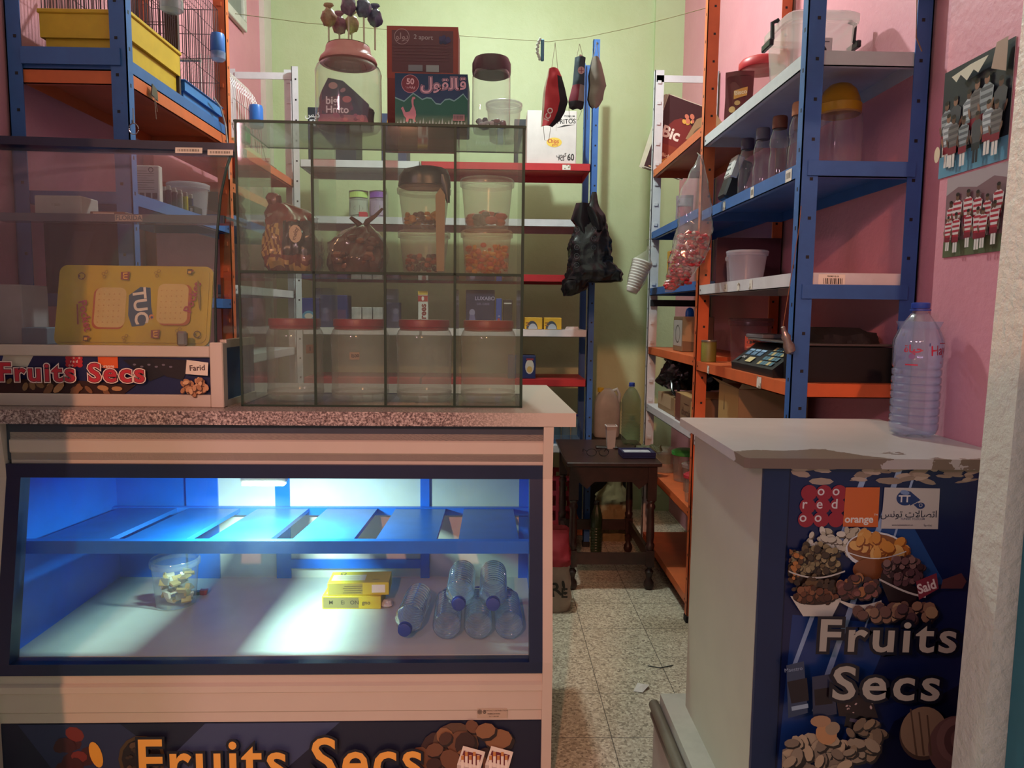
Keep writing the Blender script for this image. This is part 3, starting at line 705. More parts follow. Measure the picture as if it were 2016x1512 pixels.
# ================================================================ GLASS CABINET on the counter
A = atz(475, 800, 1.2); Bp = atz(1028, 803, 1.2)
GW = (Bp.xy-A.xy).length; grz = math.atan2(Bp.y-A.y, Bp.x-A.x)
GH = at(466, 236, A.y).z-1.2; GD = .36
G = thing('glass_cabinet', 'clear glass compartment cabinet of eight cells standing on the countertop', 'cabinet', (A.x, A.y, 1.2), grz)
gx = [0]+[GW*(p-475)/553 for p in (620, 757, 893)]+[GW]
zm = GH*(800-529)/(800-237); tg = .005
def pane(name, x0, x1, y0, y1, z0, z1, edge='', mt=None):
    o = B(x0, x1, y0, y1, z0, z1).build(name, [mt or GLASS, GLASS_EDGE], G); return o
m = MB()
def gpane(name, x0, x1, y0, y1, z0, z1, faces):
    """glass sheet whose cut edges are dark green"""
    m = B(x0, x1, y0, y1, z0, z1)
    for k in faces: m.mi[k] = 1
    return m.build(name, [GLASS, GLASS_EDGE], G)
gpane('bottom_pane', 0, GW, 0, GD, 0, tg, (2, 3, 4, 5)); gpane('top_pane', -.002, GW+.002, -.002, GD, GH-tg, GH, (2, 3, 4, 5))
gpane('side_pane', 0, tg, 0, GD, tg, GH-tg, (2,)); gpane('side_pane', GW-tg, GW, 0, GD, tg, GH-tg, (2,))
gpane('shelf_pane', tg, GW-tg, .007, GD-.006, zm-tg, zm, (2, 3))
for x in gx[1:4]:
    gpane('divider_pane', x-tg/2, x+tg/2, .007, GD-.006, zm, GH-tg, (2,)); gpane('divider_pane', x-tg/2, x+tg/2, .007, GD-.006, tg, zm-tg, (2,))
gpane('front_pane', tg, GW-tg, .001, .005, tg, GH-tg, ())
m = MB()
for x in gx[1:4]: m.box(x-.004, x+.004, -.0006, .001, tg, GH-tg)
m.box(0, GW, -.0006, .001, zm-.005, zm+.003); m.box(0, .007, -.001, .001, 0, GH); m.box(GW-.009, GW, -.001, .001, 0, GH); m.box(0, GW, -.001, .001, 0, .006); m.box(0, GW, -.0025, -.0005, GH-.007, GH+.001)
m.build('silicone_seam', GLASS_EDGE, G)
GM = Matrix.Translation((A.x, A.y, 1.2)) @ Matrix.Rotation(grz, 4, 'Z')
def gp(x, y, z): return GM @ Vector((x, y, z))
# jars with red lids
LABS = ['small brown label, far left lower cell', 'small tan label, second lower cell', 'no label, third lower cell', 'no label, right end lower cell']
def jar_body(r, h, m=None, ribs=True):
    p = [(r*.2, .003), (r*.86, .002), (r*.97, .012), (r, .03), (r, h*.72)]
    if ribs: p = [(r*.2, .003), (r*.86, .002), (r*.96, .012), (r*.99, .03), (r*.965, h*.08)]+[(r*(.965+.012*(k % 2)), h*(.1+.045*k)) for k in range(14)]
    p += [(r, h*.76), (r*.985, h*.82), (r*.92, h*.88), (r*.84, h*.915), (r*.83, h*.935)]
    return (m or MB()).lathe(p, 36, cap0=True)
jr = .094; jh = .262
tj = thing('plastic_jar', 'empty clear jar with red lid, '+LABS[0], 'jar', gp((gx[0]+gx[1])/2+.012, .17, tg+.001), grz, 'empty red-lidded jars in the lower cells of the glass cabinet')
m = jar_body(jr, jh)
m.build('jar_body', clear('#d2cfc2', .26, .08, 1.0), tj, smooth=True)
m = MB(); lz = jh*.93
m.lathe([(jr*.83, lz-.012), (jr*.86, lz-.010), (jr*.87, lz), (jr*.9, lz+.001), (jr*.9, lz+.02), (jr*.88, lz+.024), (jr*.3, lz+.024)], 40, cap1=True); m.build('jar_lid', mat('#8e2026', .4), tj, smooth=True)
for k in range(1, 4):
    d = dup(tj, gp((gx[k]+gx[k+1])/2, .17, tg+.001), grz+.3*k, 'empty clear jar with red lid, '+LABS[k])
    if k == 1: decal('price_label', [rc('#a3856c', -.016, -.012, .032, .024), txt('#2b241f', '1', -.008, 0, .016, .03), txt('#2b241f', '500', .004, 0, .014, .03, .1)], d, (.0, 0, .15), (math.cos(-.3), math.sin(-.3), 0), (0, 0, 1), wrap=jr*1.01)
decal('price_label', [rc('#8a6a54', -.014, -.014, .028, .028), txt('#2b241f', '1', 0, 0, .018, .03)], tj, (0, 0, .17), (math.cos(.75), math.sin(.75), 0), (0, 0, 1), wrap=jr*1.01)
# upper cells
def gth(name, label, cat, cellx, y, z, group=None, rz=0):
    return thing(name, label, cat, gp(cellx, y, z), grz+rz, group)
def foil(col, rough=.25, var=.35, sc=18):
    return mat(col, rough, 0, var, sc, coat=.4)
t = gth('sweet_bag', 'large brown and red printed sweet bag in the left upper cell', 'bag', (gx[0]+gx[1])/2+.012, .17, zm+.001)
m = MB(); m.bag([(0, 0, 0, .078, .08), (.03, 0, 0, .084, .10), (.12, 0, 0, .082, .10), (.18, -.005, 0, .078, .06), (.205, -.02, 0, .07, .03), (.23, -.045, 0, .03, .015)], seed=1, amp=.12, fr=13, n=96)
for k, f in enumerate(m.f):
    v = sum((m.v[i] for i in f), Vector())/len(f)
    if v.y < .0:
        if -.085 < v.x < -.018 and .055 < v.z < .155: m.mi[k] = 1 if (v.x*1.0+v.z*.35) % .016 < .009 else 2
        elif -.012 < v.x < .08 and .06 < v.z < .165: m.mi[k] = 3
        elif (-.065 < v.x < .01 and .02 < v.z < .042) or (.01 < v.x < .07 and .004 < v.z < .026): m.mi[k] = 1
m.build('bag_film', [foil('#7a2a20'), foil('#b98a4a', .3, .2), foil('#7c3a22'), foil('#3f1a20')], t, smooth=True)
MB().bag([(.215, -.052, 0, .018, .012), (.245, -.06, 0, .026, .02), (.262, -.065, 0, .012, .01)], seed=2, amp=.2).build('bag_neck', foil('#7a2f28'), t, smooth=True)
decal('bag_print', [ell('#c7a48c', 0, 0, .02, .028), txt('#5a2a20', 'melty', 0, 0, .018, .02, 1.3)], t, (.036, -.118, .12))
t = gth('sweet_bag', 'crumpled clear bag of brown wrapped sweets in the second upper cell', 'bag', (gx[1]+gx[2])/2, .17, zm+.001)
m = MB(); m.bag([(0, 0, 0, .08, .085), (.05, 0, 0, .096, .10), (.10, .0, 0, .09, .08), (.14, .01, 0, .055, .05), (.165, .02, 0, .02, .02)], seed=5, amp=.14, fr=13)
m.tube([(.02, 0, .15), (.035, -.02, .175), (.06, -.03, .19), (.085, -.03, .215)], .012, 8, r1=.004); m.tube([(.02, 0, .15), (.0, -.02, .17), (-.02, -.03, .185)], .012, 8, r1=.006)
m.build('bag_film', foil('#5d3228', .15), t, smooth=True)
MB().bag([(.03, -.055, -.04, .03, .035), (.09, -.06, -.04, .035, .03), (.115, -.05, -.04, .02, .02)], seed=8, amp=.25).build('clear_film', clear('#d6cfc6', .25, .08), t, smooth=True)
rd = random.Random(4); m = MB()
for i in range(16): m.sph((rd.uniform(-.07, .07), -.085+rd.uniform(-.01, .01), rd.uniform(.02, .12)), (.018, .012, .011), 8, m=i % 2, seed=i, amp=.4)
m.build('sweets', [foil('#6b3a2a', .2), foil('#8a4d33', .2)], t, smooth=True)['kind'] = 'stuff'
def bucket(name, label, cat, loc, r, h, taper=.82, lid=None, body=None, rz=0, group=None, handle=False, sx=1., fill=None, parts_only=None, rim=True):
    t = thing(name, label, cat, loc, rz, group)
    m = MB(); m.lathe([(r*taper*.9, .002), (r*taper, .004), (r*.97, h*.88), (r*.97, h*.93)], 32, sx=sx, cap0=True)
    if rim: m.lathe([(r*.97, h*.85), (r*1.04, h*.86), (r*1.05, h*.965), (r*1.0, h), (r*.96, h*.98)], 32, sx=sx)
    m.build('bucket_body', body or FROST, t, smooth=True)
    if lid:
        m = MB(); m.lathe([(r*1.06, h*.95), (r*1.06, h*1.0), (r*1.0, h*1.02), (r*.9, h*1.005), (r*.3, h*1.0)], 32, sx=sx, cap1=True); m.build('bucket_lid', lid, t, smooth=True)
    if handle: MB().tube([(r*1.05*math.cos(a), -r*1.05*abs(math.sin(a))*.55-.004, h*.9-.35*h*math.sin(a)) for a in [PI*i/14 for i in range(15)]], .002, 6).build('handle', WHITEP, t)
    return t
ORF = clear('#c9a386', .42, .2, .6)
CELL3, CELL4 = (gx[2]+gx[3])/2, (gx[3]+gx[4])/2-.008
def candies(label, loc, n, r, zr, cols, sz, seed, name='gummy_sweets', cat='sweets'):
    rd = random.Random(seed); m = MB(); z0, z1 = zr
    for i in range(n):
        a = rd.random()*2*PI; q_ = r*math.sqrt(rd.uniform(.3, 1)) if i % 3 else r*.96
        m.sph((q_*math.cos(a), q_*math.sin(a), rd.uniform(z0, z1)), (sz*rd.uniform(.7, 1.2), sz*rd.uniform(.6, 1), sz*rd.uniform(.6, 1)), 8, m=i % len(cols))
    o = m.build(name, [mat(c, .3, 0, .0) for c in cols], None, loc, smooth=True); return tag(o, label, cat, None, 'stuff')
g1 = 'translucent buckets stacked in the two right upper cells'
bucket('plastic_bucket', 'lower open translucent bucket in the third upper cell', 'bucket', gp(CELL3, .17, zm+.001), .083, .145, .80, None, clear('#cdb8a4', .3, .2, .7), group=g1)
bucket('plastic_bucket', 'upper translucent bucket under a black bag in the third upper cell', 'bucket', gp(CELL3, .17, zm+.148), .085, .14, .80, None, clear('#cdb8a4', .3, .2, .7), group=g1)
candies('orange and black sweets inside the lower bucket of the third upper cell', gp(CELL3, .17, zm+.02), 70, .055, (0, .05), ['#a5502c', '#2a1a18', '#7a3a22'], .010, 3)
candies('yellow and dark sweets inside the upper bucket of the third upper cell', gp(CELL3, .17, zm+.17), 50, .058, (0, .035), ['#c98a2c', '#3a2018', '#caa040'], .011, 6)
t = gth('black_bag', 'black plastic bag folded over the top bucket of the third upper cell', 'bag', CELL3+.002, .17, zm+.290)
MB().bag([(0, 0, 0, .086, .086), (.035, 0, 0, .085, .085), (.055, .005, 0, .07, .07), (.066, .008, 0, .03, .03)], seed=9, amp=.05).build('bag_film', mat('#2b302e', .35), t, smooth=True)
m = MB(); m.sheet([(-.06, .075, .086), (.0, .06, .086), (.03, .05, .08)], 6, .004, .001, seed=3, wr=.01); m.build('bag_corner', mat('#2b302e', .35), t, loc=(0, -.075, 0))
t = gth('cardboard_strip', 'torn strip of light brown cardboard beside the buckets in the third upper cell', 'cardboard', CELL3+.055, .075, zm+.012)
m = MB(); m.prism([(-.008, 0), (.016, 0), (.019, .24), (.004, .262), (-.012, .24)], 0, .003); m.build('strip', mat('#a58a6a', .8), t)
bucket('plastic_bucket', 'lower translucent bucket full of orange sweets in the right upper cell', 'bucket', gp(CELL4, .17, zm+.001), .083, .15, .86, None, clear('#d8a888', .32, .2, .7), group=g1)
bucket('plastic_bucket', 'upper tall translucent bucket in the right upper cell', 'bucket', gp(CELL4, .17, zm+.153), .086, .165, .82, None, clear('#d2c6b8', .3, .2, .7), group=g1)
candies('heap of orange and yellow gummy sweets filling the lower bucket of the right upper cell', gp(CELL4, .17, zm+.015), 150, .066, (0, .085), ['#d2562a', '#dc7a2c', '#c23a24', '#e0a034'], .010, 8)
candies('round red and dark sweets in the upper bucket of the right upper cell', gp(CELL4, .17, zm+.175), 14, .05, (0, .035), ['#b02a24', '#4a3030', '#c2452a'], .022, 11)

# ---- on top of the glass cabinet
ZT = 1.2+GH+.0005
def topat(px, Y): return at(px, 240, Y).x
JY = 2.385; x = topat(687, JY); RJ = 62*JY/FPX; HJ = at(687, 92, JY).z-ZT
t = thing('candy_jar', 'big clear jar with pink screw lid, sweets inside and lollipops stuck in its lid', 'jar', (x, JY, ZT))
hj = HJ
MB().lathe([(RJ*.2, .002), (RJ*.9, .003), (RJ*.98, .015), (RJ, .04), (RJ*.99, hj*.62), (RJ*1.0, hj*.68), (RJ*.95, hj*.74), (RJ*.80, hj*.79), (RJ*.78, hj*.82)], 40, cap0=True).build('jar_body', CLEARJ, t, smooth=True)
m = MB(); m.lathe([(RJ*.74, hj*.79), (RJ*.86, hj*.795), (RJ*.87, hj*.81), (RJ*.83, hj*.85), (RJ*.74, hj*.885), (RJ*.68, hj*.93), (RJ*.66, hj*.985), (RJ*.62, hj), (RJ*.3, hj)], 40, cap1=True)
for i in range(24):
    a = 2*PI*i/24; m.box(-.0015, .0015, -.0015, .0015, hj*.78, hj*.80) if False else m.tube([(RJ*.86*math.cos(a), RJ*.86*math.sin(a), hj*.80), (RJ*.74*math.cos(a), RJ*.74*math.sin(a), hj*.882)], .0016, 5)
m.build('jar_lid', mat('#d68e8a', .35), t, smooth=True)
decal('lid_top', [ell('#a7c98c', 0, 0, RJ*.64, RJ*.64, 0, 28)], t, (0, 0, hj), (1, 0, 0), (0, 1, 0))
pk = thing('sweet_packet', 'dark blue and pink chewing sweet packet standing inside the big jar', 'packet', (x-.005, JY, ZT+.0045))
MB().bag([(0, 0, 0, .082, .05), (.06, 0, 0, .088, .055), (.10, -.02, 0, .06, .045), (.135, -.035, 0, .028, .012)], seed=21, amp=.07).build('packet_film', mat('#8a6670', .35, 0, .3, 30), pk, smooth=True)
it = [('p', '#2b2b42', [(-.065, .03), (.075, .02), (.08, .06), (.03, .105), (-.0, .13), (-.045, .138), (-.065, .10)]), ell('#b98a86', -.03, .115, .014, .010), ell('#a87c84', .0, .102, .009, .006, .5), ell('#5b3040', -.02, .055, .05, .03), ell('#c26a6a', .012, .075, .014, .010), ('p', '#96606e', [(-.08, .0), (.08, .0), (.07, .028), (-.07, .03)])]
it += [txt('#e6d6d6', 'big', -.035, .070, .032, .02), txt('#e6d6d6', 'Hmto', -.018, .043, .030, .02)]
it += scatter(.02, .03, .05, .02, 10, ['#9c4f68', '#b56a72', '#6b3550'], .006, .011, 22)
decal('packet_print', it, pk, (0, -.063, .0), step=.0001)
lol = [(647, 35, '#b08468', 0), (668, 50, '#a0687a', 1), (686, 12, '#7c6478', 0), (692, 48, '#c9aa80', 1), (716, 17, '#62607c', 0), (738, 36, '#6a6684', 1)]
WD = ['leftmost lollipop, tan wrapper', 'short lollipop with mauve wrapper, second from left', 'tallest dark plum lollipop over the lid centre', 'short lollipop with cream wrapper behind the tallest', 'tall dark blue lollipop right of the centre', 'rightmost lollipop in slate blue wrapper']
for i, (px, py, c, bk) in enumerate(lol):
    a = [3.5, 2.3, 4.9, 1.4, 5.6, .15][i]; rr = RJ*.52
    yy = JY+rr*math.sin(a); P_ = at(px, py, yy); z0 = ZT+hj*1.0-.004
    lp_ = thing('lollipop', WD[i]+', stuck in the pink jar lid', 'lollipop', (P_.x, yy, z0), 0, 'lollipops stuck in the lid of the big jar')
    hh = P_.z-z0
    MB().tube([(0, 0, -.002), (0, 0, hh)], .0028, 8).build('stick', mat('#c9b7a2', .5), lp_)
    mb = MB(); mb.sph((0, 0, hh), (.0235, .0235, .0275), 18, seed=i, amp=.25); mb.build('candy', mat(c, .3, 0, .45, 60), lp_, smooth=True)
    mb = MB(); mb.lathe([(.006, hh+.022), (.006, hh+.028), (.017, hh+.036), (.013, hh+.043), (.004, hh+.038)], 7, sy=.5); mb.build('wrapper', mat(c, .25, 0, .3, 40), lp_, smooth=True)
# boxes
x0, x1, z0, z1 = fpx(778, 146, 921, 246, 2.305, ZT)
def dino(w_, h_):
    it = [rc('#1d3358', 0, 0, w_, h_)]
    pts = [(0, .0)]+[(w_, 0), (w_, h_*.5)]+[(w_*(1-k/16), h_*(.5+.05*math.sin(k*1.7)+.06*math.sin(k*.6+1))) for k in range(1, 16)]+[(0, h_*.52)]
    it += [('p', '#7aa0a0', [(x_, y_+.004 if y_ > .02 else y_) for x_, y_ in pts]), ('p', '#1d5a48', pts)]
    it += [ell('#7b2c3c', w_*.21, h_*.80, .027, .027, 0, 22), ring('#c98a98', w_*.21, h_*.80, .027, .0015, 24), txt('#e0b0b8', '50', w_*.21, h_*.84, .024, .03), txt('#e0b0b8', 'عباقي', w_*.21, h_*.74, .009, .02)]
    ar = 'ﻝﻮﻘﻟﺎﻗ'
    ar = '\ufed7\ufe8e\ufedf\ufed8\ufeee\ufedd'[::-1]
    for c, bo in (('#c98a98', .075), ('#1d3358', .05), ('#d8a0ae', .015)): it.append(txt(c, ar, w_*.67, h_*.80, .048, bo, 0, 1.1))
    D = [(.10, .28), (.08, .33), (.11, .36), (.145, .25), (.20, .27), (.235, .36), (.225, .48), (.24, .55), (.275, .55), (.28, .51), (.255, .50), (.255, .40), (.285, .28), (.29, .20), (.275, .12), (.285, .07), (.25, .07), (.24, .13), (.19, .13), (.18, .07), (.145, .07), (.15, .14), (.12, .19)]
    it.append(('p', '#c07a84', [(a*w_, b*h_) for a, b in D]))
    for k in range(22): xk = w_*(.02+.97*k/22); it.append(pl('#7aa0a0', (xk, .004), (xk+w_*.03, .004), (xk+w_*.018, .012+.006*(k % 3))))
    it += [rc('#8c6a70', w_*.80, h_*.10, w_*.16, h_*.12)]+[rc('#33313c', w_*(.81+.012*k), h_*.12, w_*.005, h_*.08) for k in range(11)]
    return it
carton('sweets_box', 'blue and green sweets box with pink lettering, standing on the glass cabinet', 'box', x0, x1, 2.305, 2.48, ZT, z1, '#26405c', dino)
B_ = at(835, 152, 2.45)
x0, x1, z0, z1 = fpx(759, 52, 904, 150, 2.50)
def redb(w_, h_):
    it = [rc('#a3443c', 0, 0, w_, h_), rc('#6a3a44', w_*.07, h_*.12, w_*.86, h_*.80), ring('#b08c92', w_*.21, h_*.80, .026, .002, 22), txt('#b08c92', '\ufef3\ufeee\ufedf\ufeed'[::-1], w_*.21, h_*.80, .03, .01), txt('#b09aa0', '2 aport', w_*.51, h_*.79, .022, .01, -.03)]
    it += scatter(w_*.78, h_*.74, .024, .014, 9, ['#4a3d6a', '#3a3358'], .007, .011, 31)
    it += [rc('#8d8790', w_*.3, h_*.14, w_*.20, h_*.12), rc('#a8a3a6', w_*.55, h_*.13, w_*.18, h_*.13)]+[rc('#7c5058', w_*.1, h_*(.34+.06*k), w_*.75, .0012) for k in range(6)]
    return it
stk = z1-(at(835, 152, 2.50).z)
t = carton('red_box', 'open red sweets box tilted on end behind the blue and green one', 'box', x0, x1, 2.585, 2.70, ZT, at(835, 52, 2.585).z, '#8d3b38', None)
t.location.x = at(762, 150, 2.585).x
hfull = at(835, 52, 2.585).z-ZT; wf = x1-x0
decal('printed_front', [(k if k[0] == 't' else k) for k in redb(wf, .172)], t, (0, 0, hfull-.172))
# paper under boxes seen through the top glass
tag(decal('egg_print_sheet', [rc('#b5a573', 0, 0, .16, .12)]+[ell('#5b4a3a', .02+.035*(k % 4)+.01*(k//4 % 2), .02+.035*(k//4), .010, .005, .2) for k in range(12)], None, (at(792, 255, 2.42).x, 2.455, 1.2+GH-.16), (1, 0, 0), (0, 0, 1)), 'creased patterned paper sheet hanging inside the top of the glass cabinet', 'paper') if False else None
# brown-lid jar and its neighbour
x = topat(967, 2.375); rj = 36*2.375/FPX; hj = at(967, 112, 2.375).z-ZT
t = thing('sweets_jar', 'small square clear jar with dark brown lid standing on the glass cabinet', 'jar', (x, 2.375, ZT))
MB().lathe([(rj*.3, .002), (rj*.93, .003), (rj, .02), (rj, hj*.70), (rj*.94, hj*.76), (rj*.90, hj*.78)], 36, cap0=True, sq=4).build('jar_body', CLEARJ, t, smooth=True)
MB().lathe([(rj*.9, hj*.75), (rj*1.0, hj*.76), (rj*1.02, hj*.80), (rj*1.02, hj*.90), (rj*.9, hj*.97), (rj*.5, hj), (rj*.1, hj)], 36, cap1=True).build('jar_lid', mat('#5a3c42', .4), t, smooth=True)
candies('wrapped red and silver sweets at the bottom of the brown-lidded jar', (x, 2.375, ZT+.018), 26, .04, (0, .018), ['#7a3540', '#b4aeb0', '#4a3c42'], .010, 40)
bucket('plastic_bucket', 'translucent white-rimmed bucket beside the brown-lidded jar on the glass cabinet', 'bucket', (topat(992, 2.50), 2.51, ZT), .058, .125, .8, FROST, clear('#d5d5cc', .3, .2, .7))
# ================================================================ RIGHT COUNTER
RC = thing('service_counter', 'cream service counter at the right with a worn white top and a dried fruit poster', 'counter', (0, 0, 0))
CL, CF, CBk, LZ = .575, 1.525, 2.05, .34
tp = MB(); tp.prism([(.530, 1.510), (.540, 1.500), (WXN-.002, 1.500), (WXN-.002, 2.10), (.55, 2.10), (.54, 2.09)], 1.178, 1.2, 'z')
def worn_top():
    m, nt, out = newmat('worn_white_top'); p = nt.nodes.new('ShaderNodeBsdfPrincipled'); nt.links.new(p.outputs[0], out.inputs[0])
    tc = nt.nodes.new('ShaderNodeTexCoord'); sx = nt.nodes.new('ShaderNodeSeparateXYZ'); nt.links.new(tc.outputs['Object'], sx.inputs[0])
    nz = noise_n(nt, 7, 5, .6)
    # wear that gathers along the front edge, most at the left corner
    def mr(src, lo, hi, v0, v1):
        n = nt.nodes.new('ShaderNodeMapRange'); nt.links.new(src, n.inputs[0])
        for i, v in enumerate((lo, hi, v0, v1)): n.inputs[i+1].default_value = v
        return n.outputs[0]
    mu = nt.nodes.new('ShaderNodeMath'); mu.operation = 'MULTIPLY'; nt.links.new(mr(sx.outputs[1], 1.50, 1.66, 1, 0), mu.inputs[0]); nt.links.new(mr(sx.outputs[0], .58, .92, 1, .42), mu.inputs[1])
    ad = nt.nodes.new('ShaderNodeMath'); ad.operation = 'ADD'; nt.links.new(mu.outputs[0], ad.inputs[0]); nt.links.new(mr(nz, .2, .8, -.42, .42), ad.inputs[1])
    gt = nt.nodes.new('ShaderNodeMath'); gt.operation = 'GREATER_THAN'; nt.links.new(ad.outputs[0], gt.inputs[0]); gt.inputs[1].default_value = .40
    base = ramp(nt, noise_n(nt, 3, 5, .6), ((.3, '#b3a8a2'), (.7, '#c4bab4')))
    nt.links.new(mix_rgb(nt, gt.outputs[0], base, '#7c6858'), p.inputs['Base Color']); p.inputs['Roughness'].default_value = .35; return m
tp.build('counter_top', worn_top(), RC)
m = MB(); m.box(CL, WXN-.003, CF, CBk, LZ, 1.178); m.build('counter_body', mat('#bcb5a0', .5, 0, .08, 4, wear='#7a6c5c', wearamt=.74), RC)
B(CL+.001, CL+.055, CF-.012, CF-.0005, LZ, 1.177).build('corner_stile', mat('#15294f', .35), RC)
B(CL+.055, WXN-.004, CF-.006, CF-.0005, LZ, 1.177).build('front_panel', mat('#15224a', .35), RC)
PX0 = CL+.06
def P2(px, py):                                         # pixel -> poster plane coordinates
    v = at(px, py, CF-.006); return (v.x-PX0, v.z-LZ)
def E(col, px, py, rx, ry, rot=0, n=14):
    c = P2(px, py); return ell(col, c[0], c[1], rx/970, ry/970, rot, n)
def SCT(px, py, rx, ry, n, cols, r0, r1, seed, ecc=.75, shade=None):
    c = P2(px, py); return scatter(c[0], c[1], rx/970, ry/970, n, cols, r0/970, r1/970, seed, ecc, shade)
def PP(col, *pts): return ('p', col, [P2(*p) for p in pts])
PW, PHh = WXN-.006-PX0, 1.175-LZ
it = [rc('#13204c', 0, 0, PW, PHh), PP('#1d3c78', (1560, 1210), (1760, 1230), (1640, 1512), (1530, 1512)), PP('#264c86', (1680, 1040), (1800, 1040), (1860, 1150), (1700, 1160)),
      PP('#0d1230', (1760, 1420), (1990, 1300), (1990, 1540), (1700, 1540))]
for a in ((1700, 925, 1712, 925, 1560, 1330, 1552, 1330), (1765, 925, 1776, 925, 1610, 1400, 1598, 1400), (1800, 925, 1805, 925, 1700, 1250, 1697, 1250)):
    it.append(PP('#9fb4d0', a[:2], a[2:4], a[4:6], a[6:8]))
# worn paint at the top
rdw = random.Random(5)
for k in range(46):
    px_, py_ = rdw.uniform(1565, 1925), rdw.uniform(918, 948); it.append(E(rdw.choice(['#b09a84', '#9d8874', '#c0ab96']), px_, py_, rdw.uniform(8, 30), rdw.uniform(3, 8), rdw.uniform(-.3, .3), 8))
for k in range(8): it.append(E('#b08a64', rdw.uniform(1522, 1534), rdw.uniform(918, 975), 5, 8, 0, 7))
# logo of red discs
for j, row in enumerate(((1, 1, 1), (1, 1, 1), (1, 1, 1))):
    for i in range(3): it.append(E('#a02432', 1592-3*j+29.5*i*1.0, 970+26*j, 17, 17, 0, 18))
for (i, j, ch) in ((1, 0, 'o'), (2, 0, 'o'), (0, 1, 'r'), (1, 1, 'e'), (2, 1, 'd'), (0, 2, 'o'), (1, 2, 'o')):
    c = P2(1586-3*j+29.5*i, 968+26*j)
    it.append(txt('#e2d3cf', ch, c[0], c[1]+.002, .030 if ch != 'd' else .030, .012))
it.append(PP('#d7682a', (1664, 959), (1731, 959), (1727, 1037), (1658, 1036)))
c = P2(1690, 1022); it.append(txt('#eadfd2', 'orange', c[0], c[1], .0225, .03)); c = P2(1723, 1013); it.append(txt('#eadfd2', 'TM', c[0], c[1], .006, .01))
it.append(PP('#c6bdb4', (1740, 959), (1849, 961), (1845, 1041), (1733, 1040)))
it += [E('#23386e', 1781, 980, 19, 16, 0, 20), PP('#23386e', (1790, 966), (1811, 984), (1790, 995)), E('#7d94bd', 1780, 969, 10, 5, -.2), E('#23386e', 1811, 995, 9, 7, 0, 16), PP('#23386e', (1797, 993), (1806, 988), (1806, 1001)), ]
c = P2(1811, 994); it.append(ring('#c6bdb4', c[0], c[1], .004, .0012, 12))
c = P2(1779, 982); it.append(txt('#e0dad4', 'TT', c[0], c[1], .021, .03))
c = P2(1786, 1012); it.append(txt('#2a2d3d', '\ufe8d\ufe97\ufebc\ufe8e\ufefb\ufe95 \ufe97\ufeee\ufee7\ufeb2'[::-1], c[0]+.002, c[1], .021, .01))
c = P2(1795, 1021); it.append(txt('#4f556e', 'TUNISIE TELECOM', c[0], c[1], .0065, .01)); c = P2(1775, 1033); it.append(txt('#3a3d4d', 'www.tunisietelecom.tn', c[0], c[1], .005, .01)); c = P2(1825, 1033); it.append(txt('#3a3d4d', '\ufe91\ufea4\ufebc\ufeed\ufe8e'[::-1], c[0], c[1], .007, .01))
# bowls of nuts
it += SCT(1655, 1062, 72, 26, 60, ['#cfc4ac', '#bfb296', '#ded5c0'], 7, 12, 1, .6, '#6a5a48')
it += [E('#dfe0dd', 1722, 1082, 66, 40, -.1, 24), E('#8f5a34', 1722, 1080, 62, 34, -.1, 24)]+SCT(1728, 1072, 56, 26, 26, ['#cf8a3c', '#d99a4c', '#b8692c', '#e0ac62'], 12, 19, 2, .7, '#8a4a20')
it += [E('#8a4f2c', 1710, 1118, 38, 24, 0, 20), ('p', '#e6e2da', [P2(1660+8*i, 1082+14*math.sin(PI*i/15)) for i in range(16)]+[P2(1780-8*i, 1084+14*math.sin(PI*(15-i)/15)) for i in range(16)])]
it += [E('#33241c', 1600, 1120, 58, 40, 0, 22)]+SCT(1600, 1100, 54, 36, 90, ['#8d7b55', '#6c5638', '#a08b62', '#4a3a28'], 5, 9, 3, .8, '#241a14')
it += SCT(1556, 1105, 18, 42, 26, ['#b9743a', '#8a5a30', '#5a3a22'], 4, 8, 9, .8, '#241a14')
it += [('p', '#c8bfb0', [P2(1545+7*i, 1118+13*math.sin(PI*i/16)) for i in range(17)]+[P2(1657-7*i, 1121+13*math.sin(PI*(16-i)/16)) for i in range(17)])]
it += SCT(1600, 1150, 52, 16, 40, ['#4a3422', '#6a4c2c', '#33241a'], 5, 9, 4, .8)
it += [PP('#d7ccb8', (1550, 1168), (1650, 1172), (1632, 1207), (1575, 1207)), E('#3a2418', 1598, 1170, 47, 17, 0, 20)]+SCT(1598, 1166, 44, 16, 46, ['#6f3f28', '#8a5638', '#4d2c1e'], 5, 9, 5, .9, '#26160f')
it += SCT(1680, 1150, 44, 22, 40, ['#6a3c34', '#87524a', '#4a2c2c', '#a2683c'], 7, 12, 6, .8, '#26160f')
it += [('p', '#d7ccb8', [P2(1645+5*i, 1174+9*math.sin(PI*i/16)) for i in range(17)]+[P2(1725-5*i, 1178+15*math.sin(PI*(16-i)/16)) for i in range(17)])]
it += [PP('#221318', (1720, 1130), (1800, 1150), (1785, 1195), (1745, 1192)), E('#2b1a1c', 1765, 1122, 46, 34, .3, 20)]+SCT(1768, 1112, 44, 32, 60, ['#6b4a48', '#54363a', '#80605a', '#3a2428'], 6, 9, 7, 1, '#1a1014')
it += [('p', '#b9b0a8', [P2(1719+6*i, 1130+22*math.sin(PI*i/30)+i*.8) for i in range(16)]+[P2(1809-6*i, 1146-i*.8+22*math.sin(PI*(15-i)/30)) for i in range(16)])]
it += [PP('#7c2c3a', (1790, 1136), (1830, 1120), (1834, 1150), (1796, 1172))]
c = P2(1811, 1147); it.append(txt('#d8c6c0', 'Said', c[0], c[1], .030, .03, .35, .85))
it += [PP('#5a3436', (1842, 1133), (1878, 1120), (1888, 1136), (1880, 1150), (1838, 1150))]
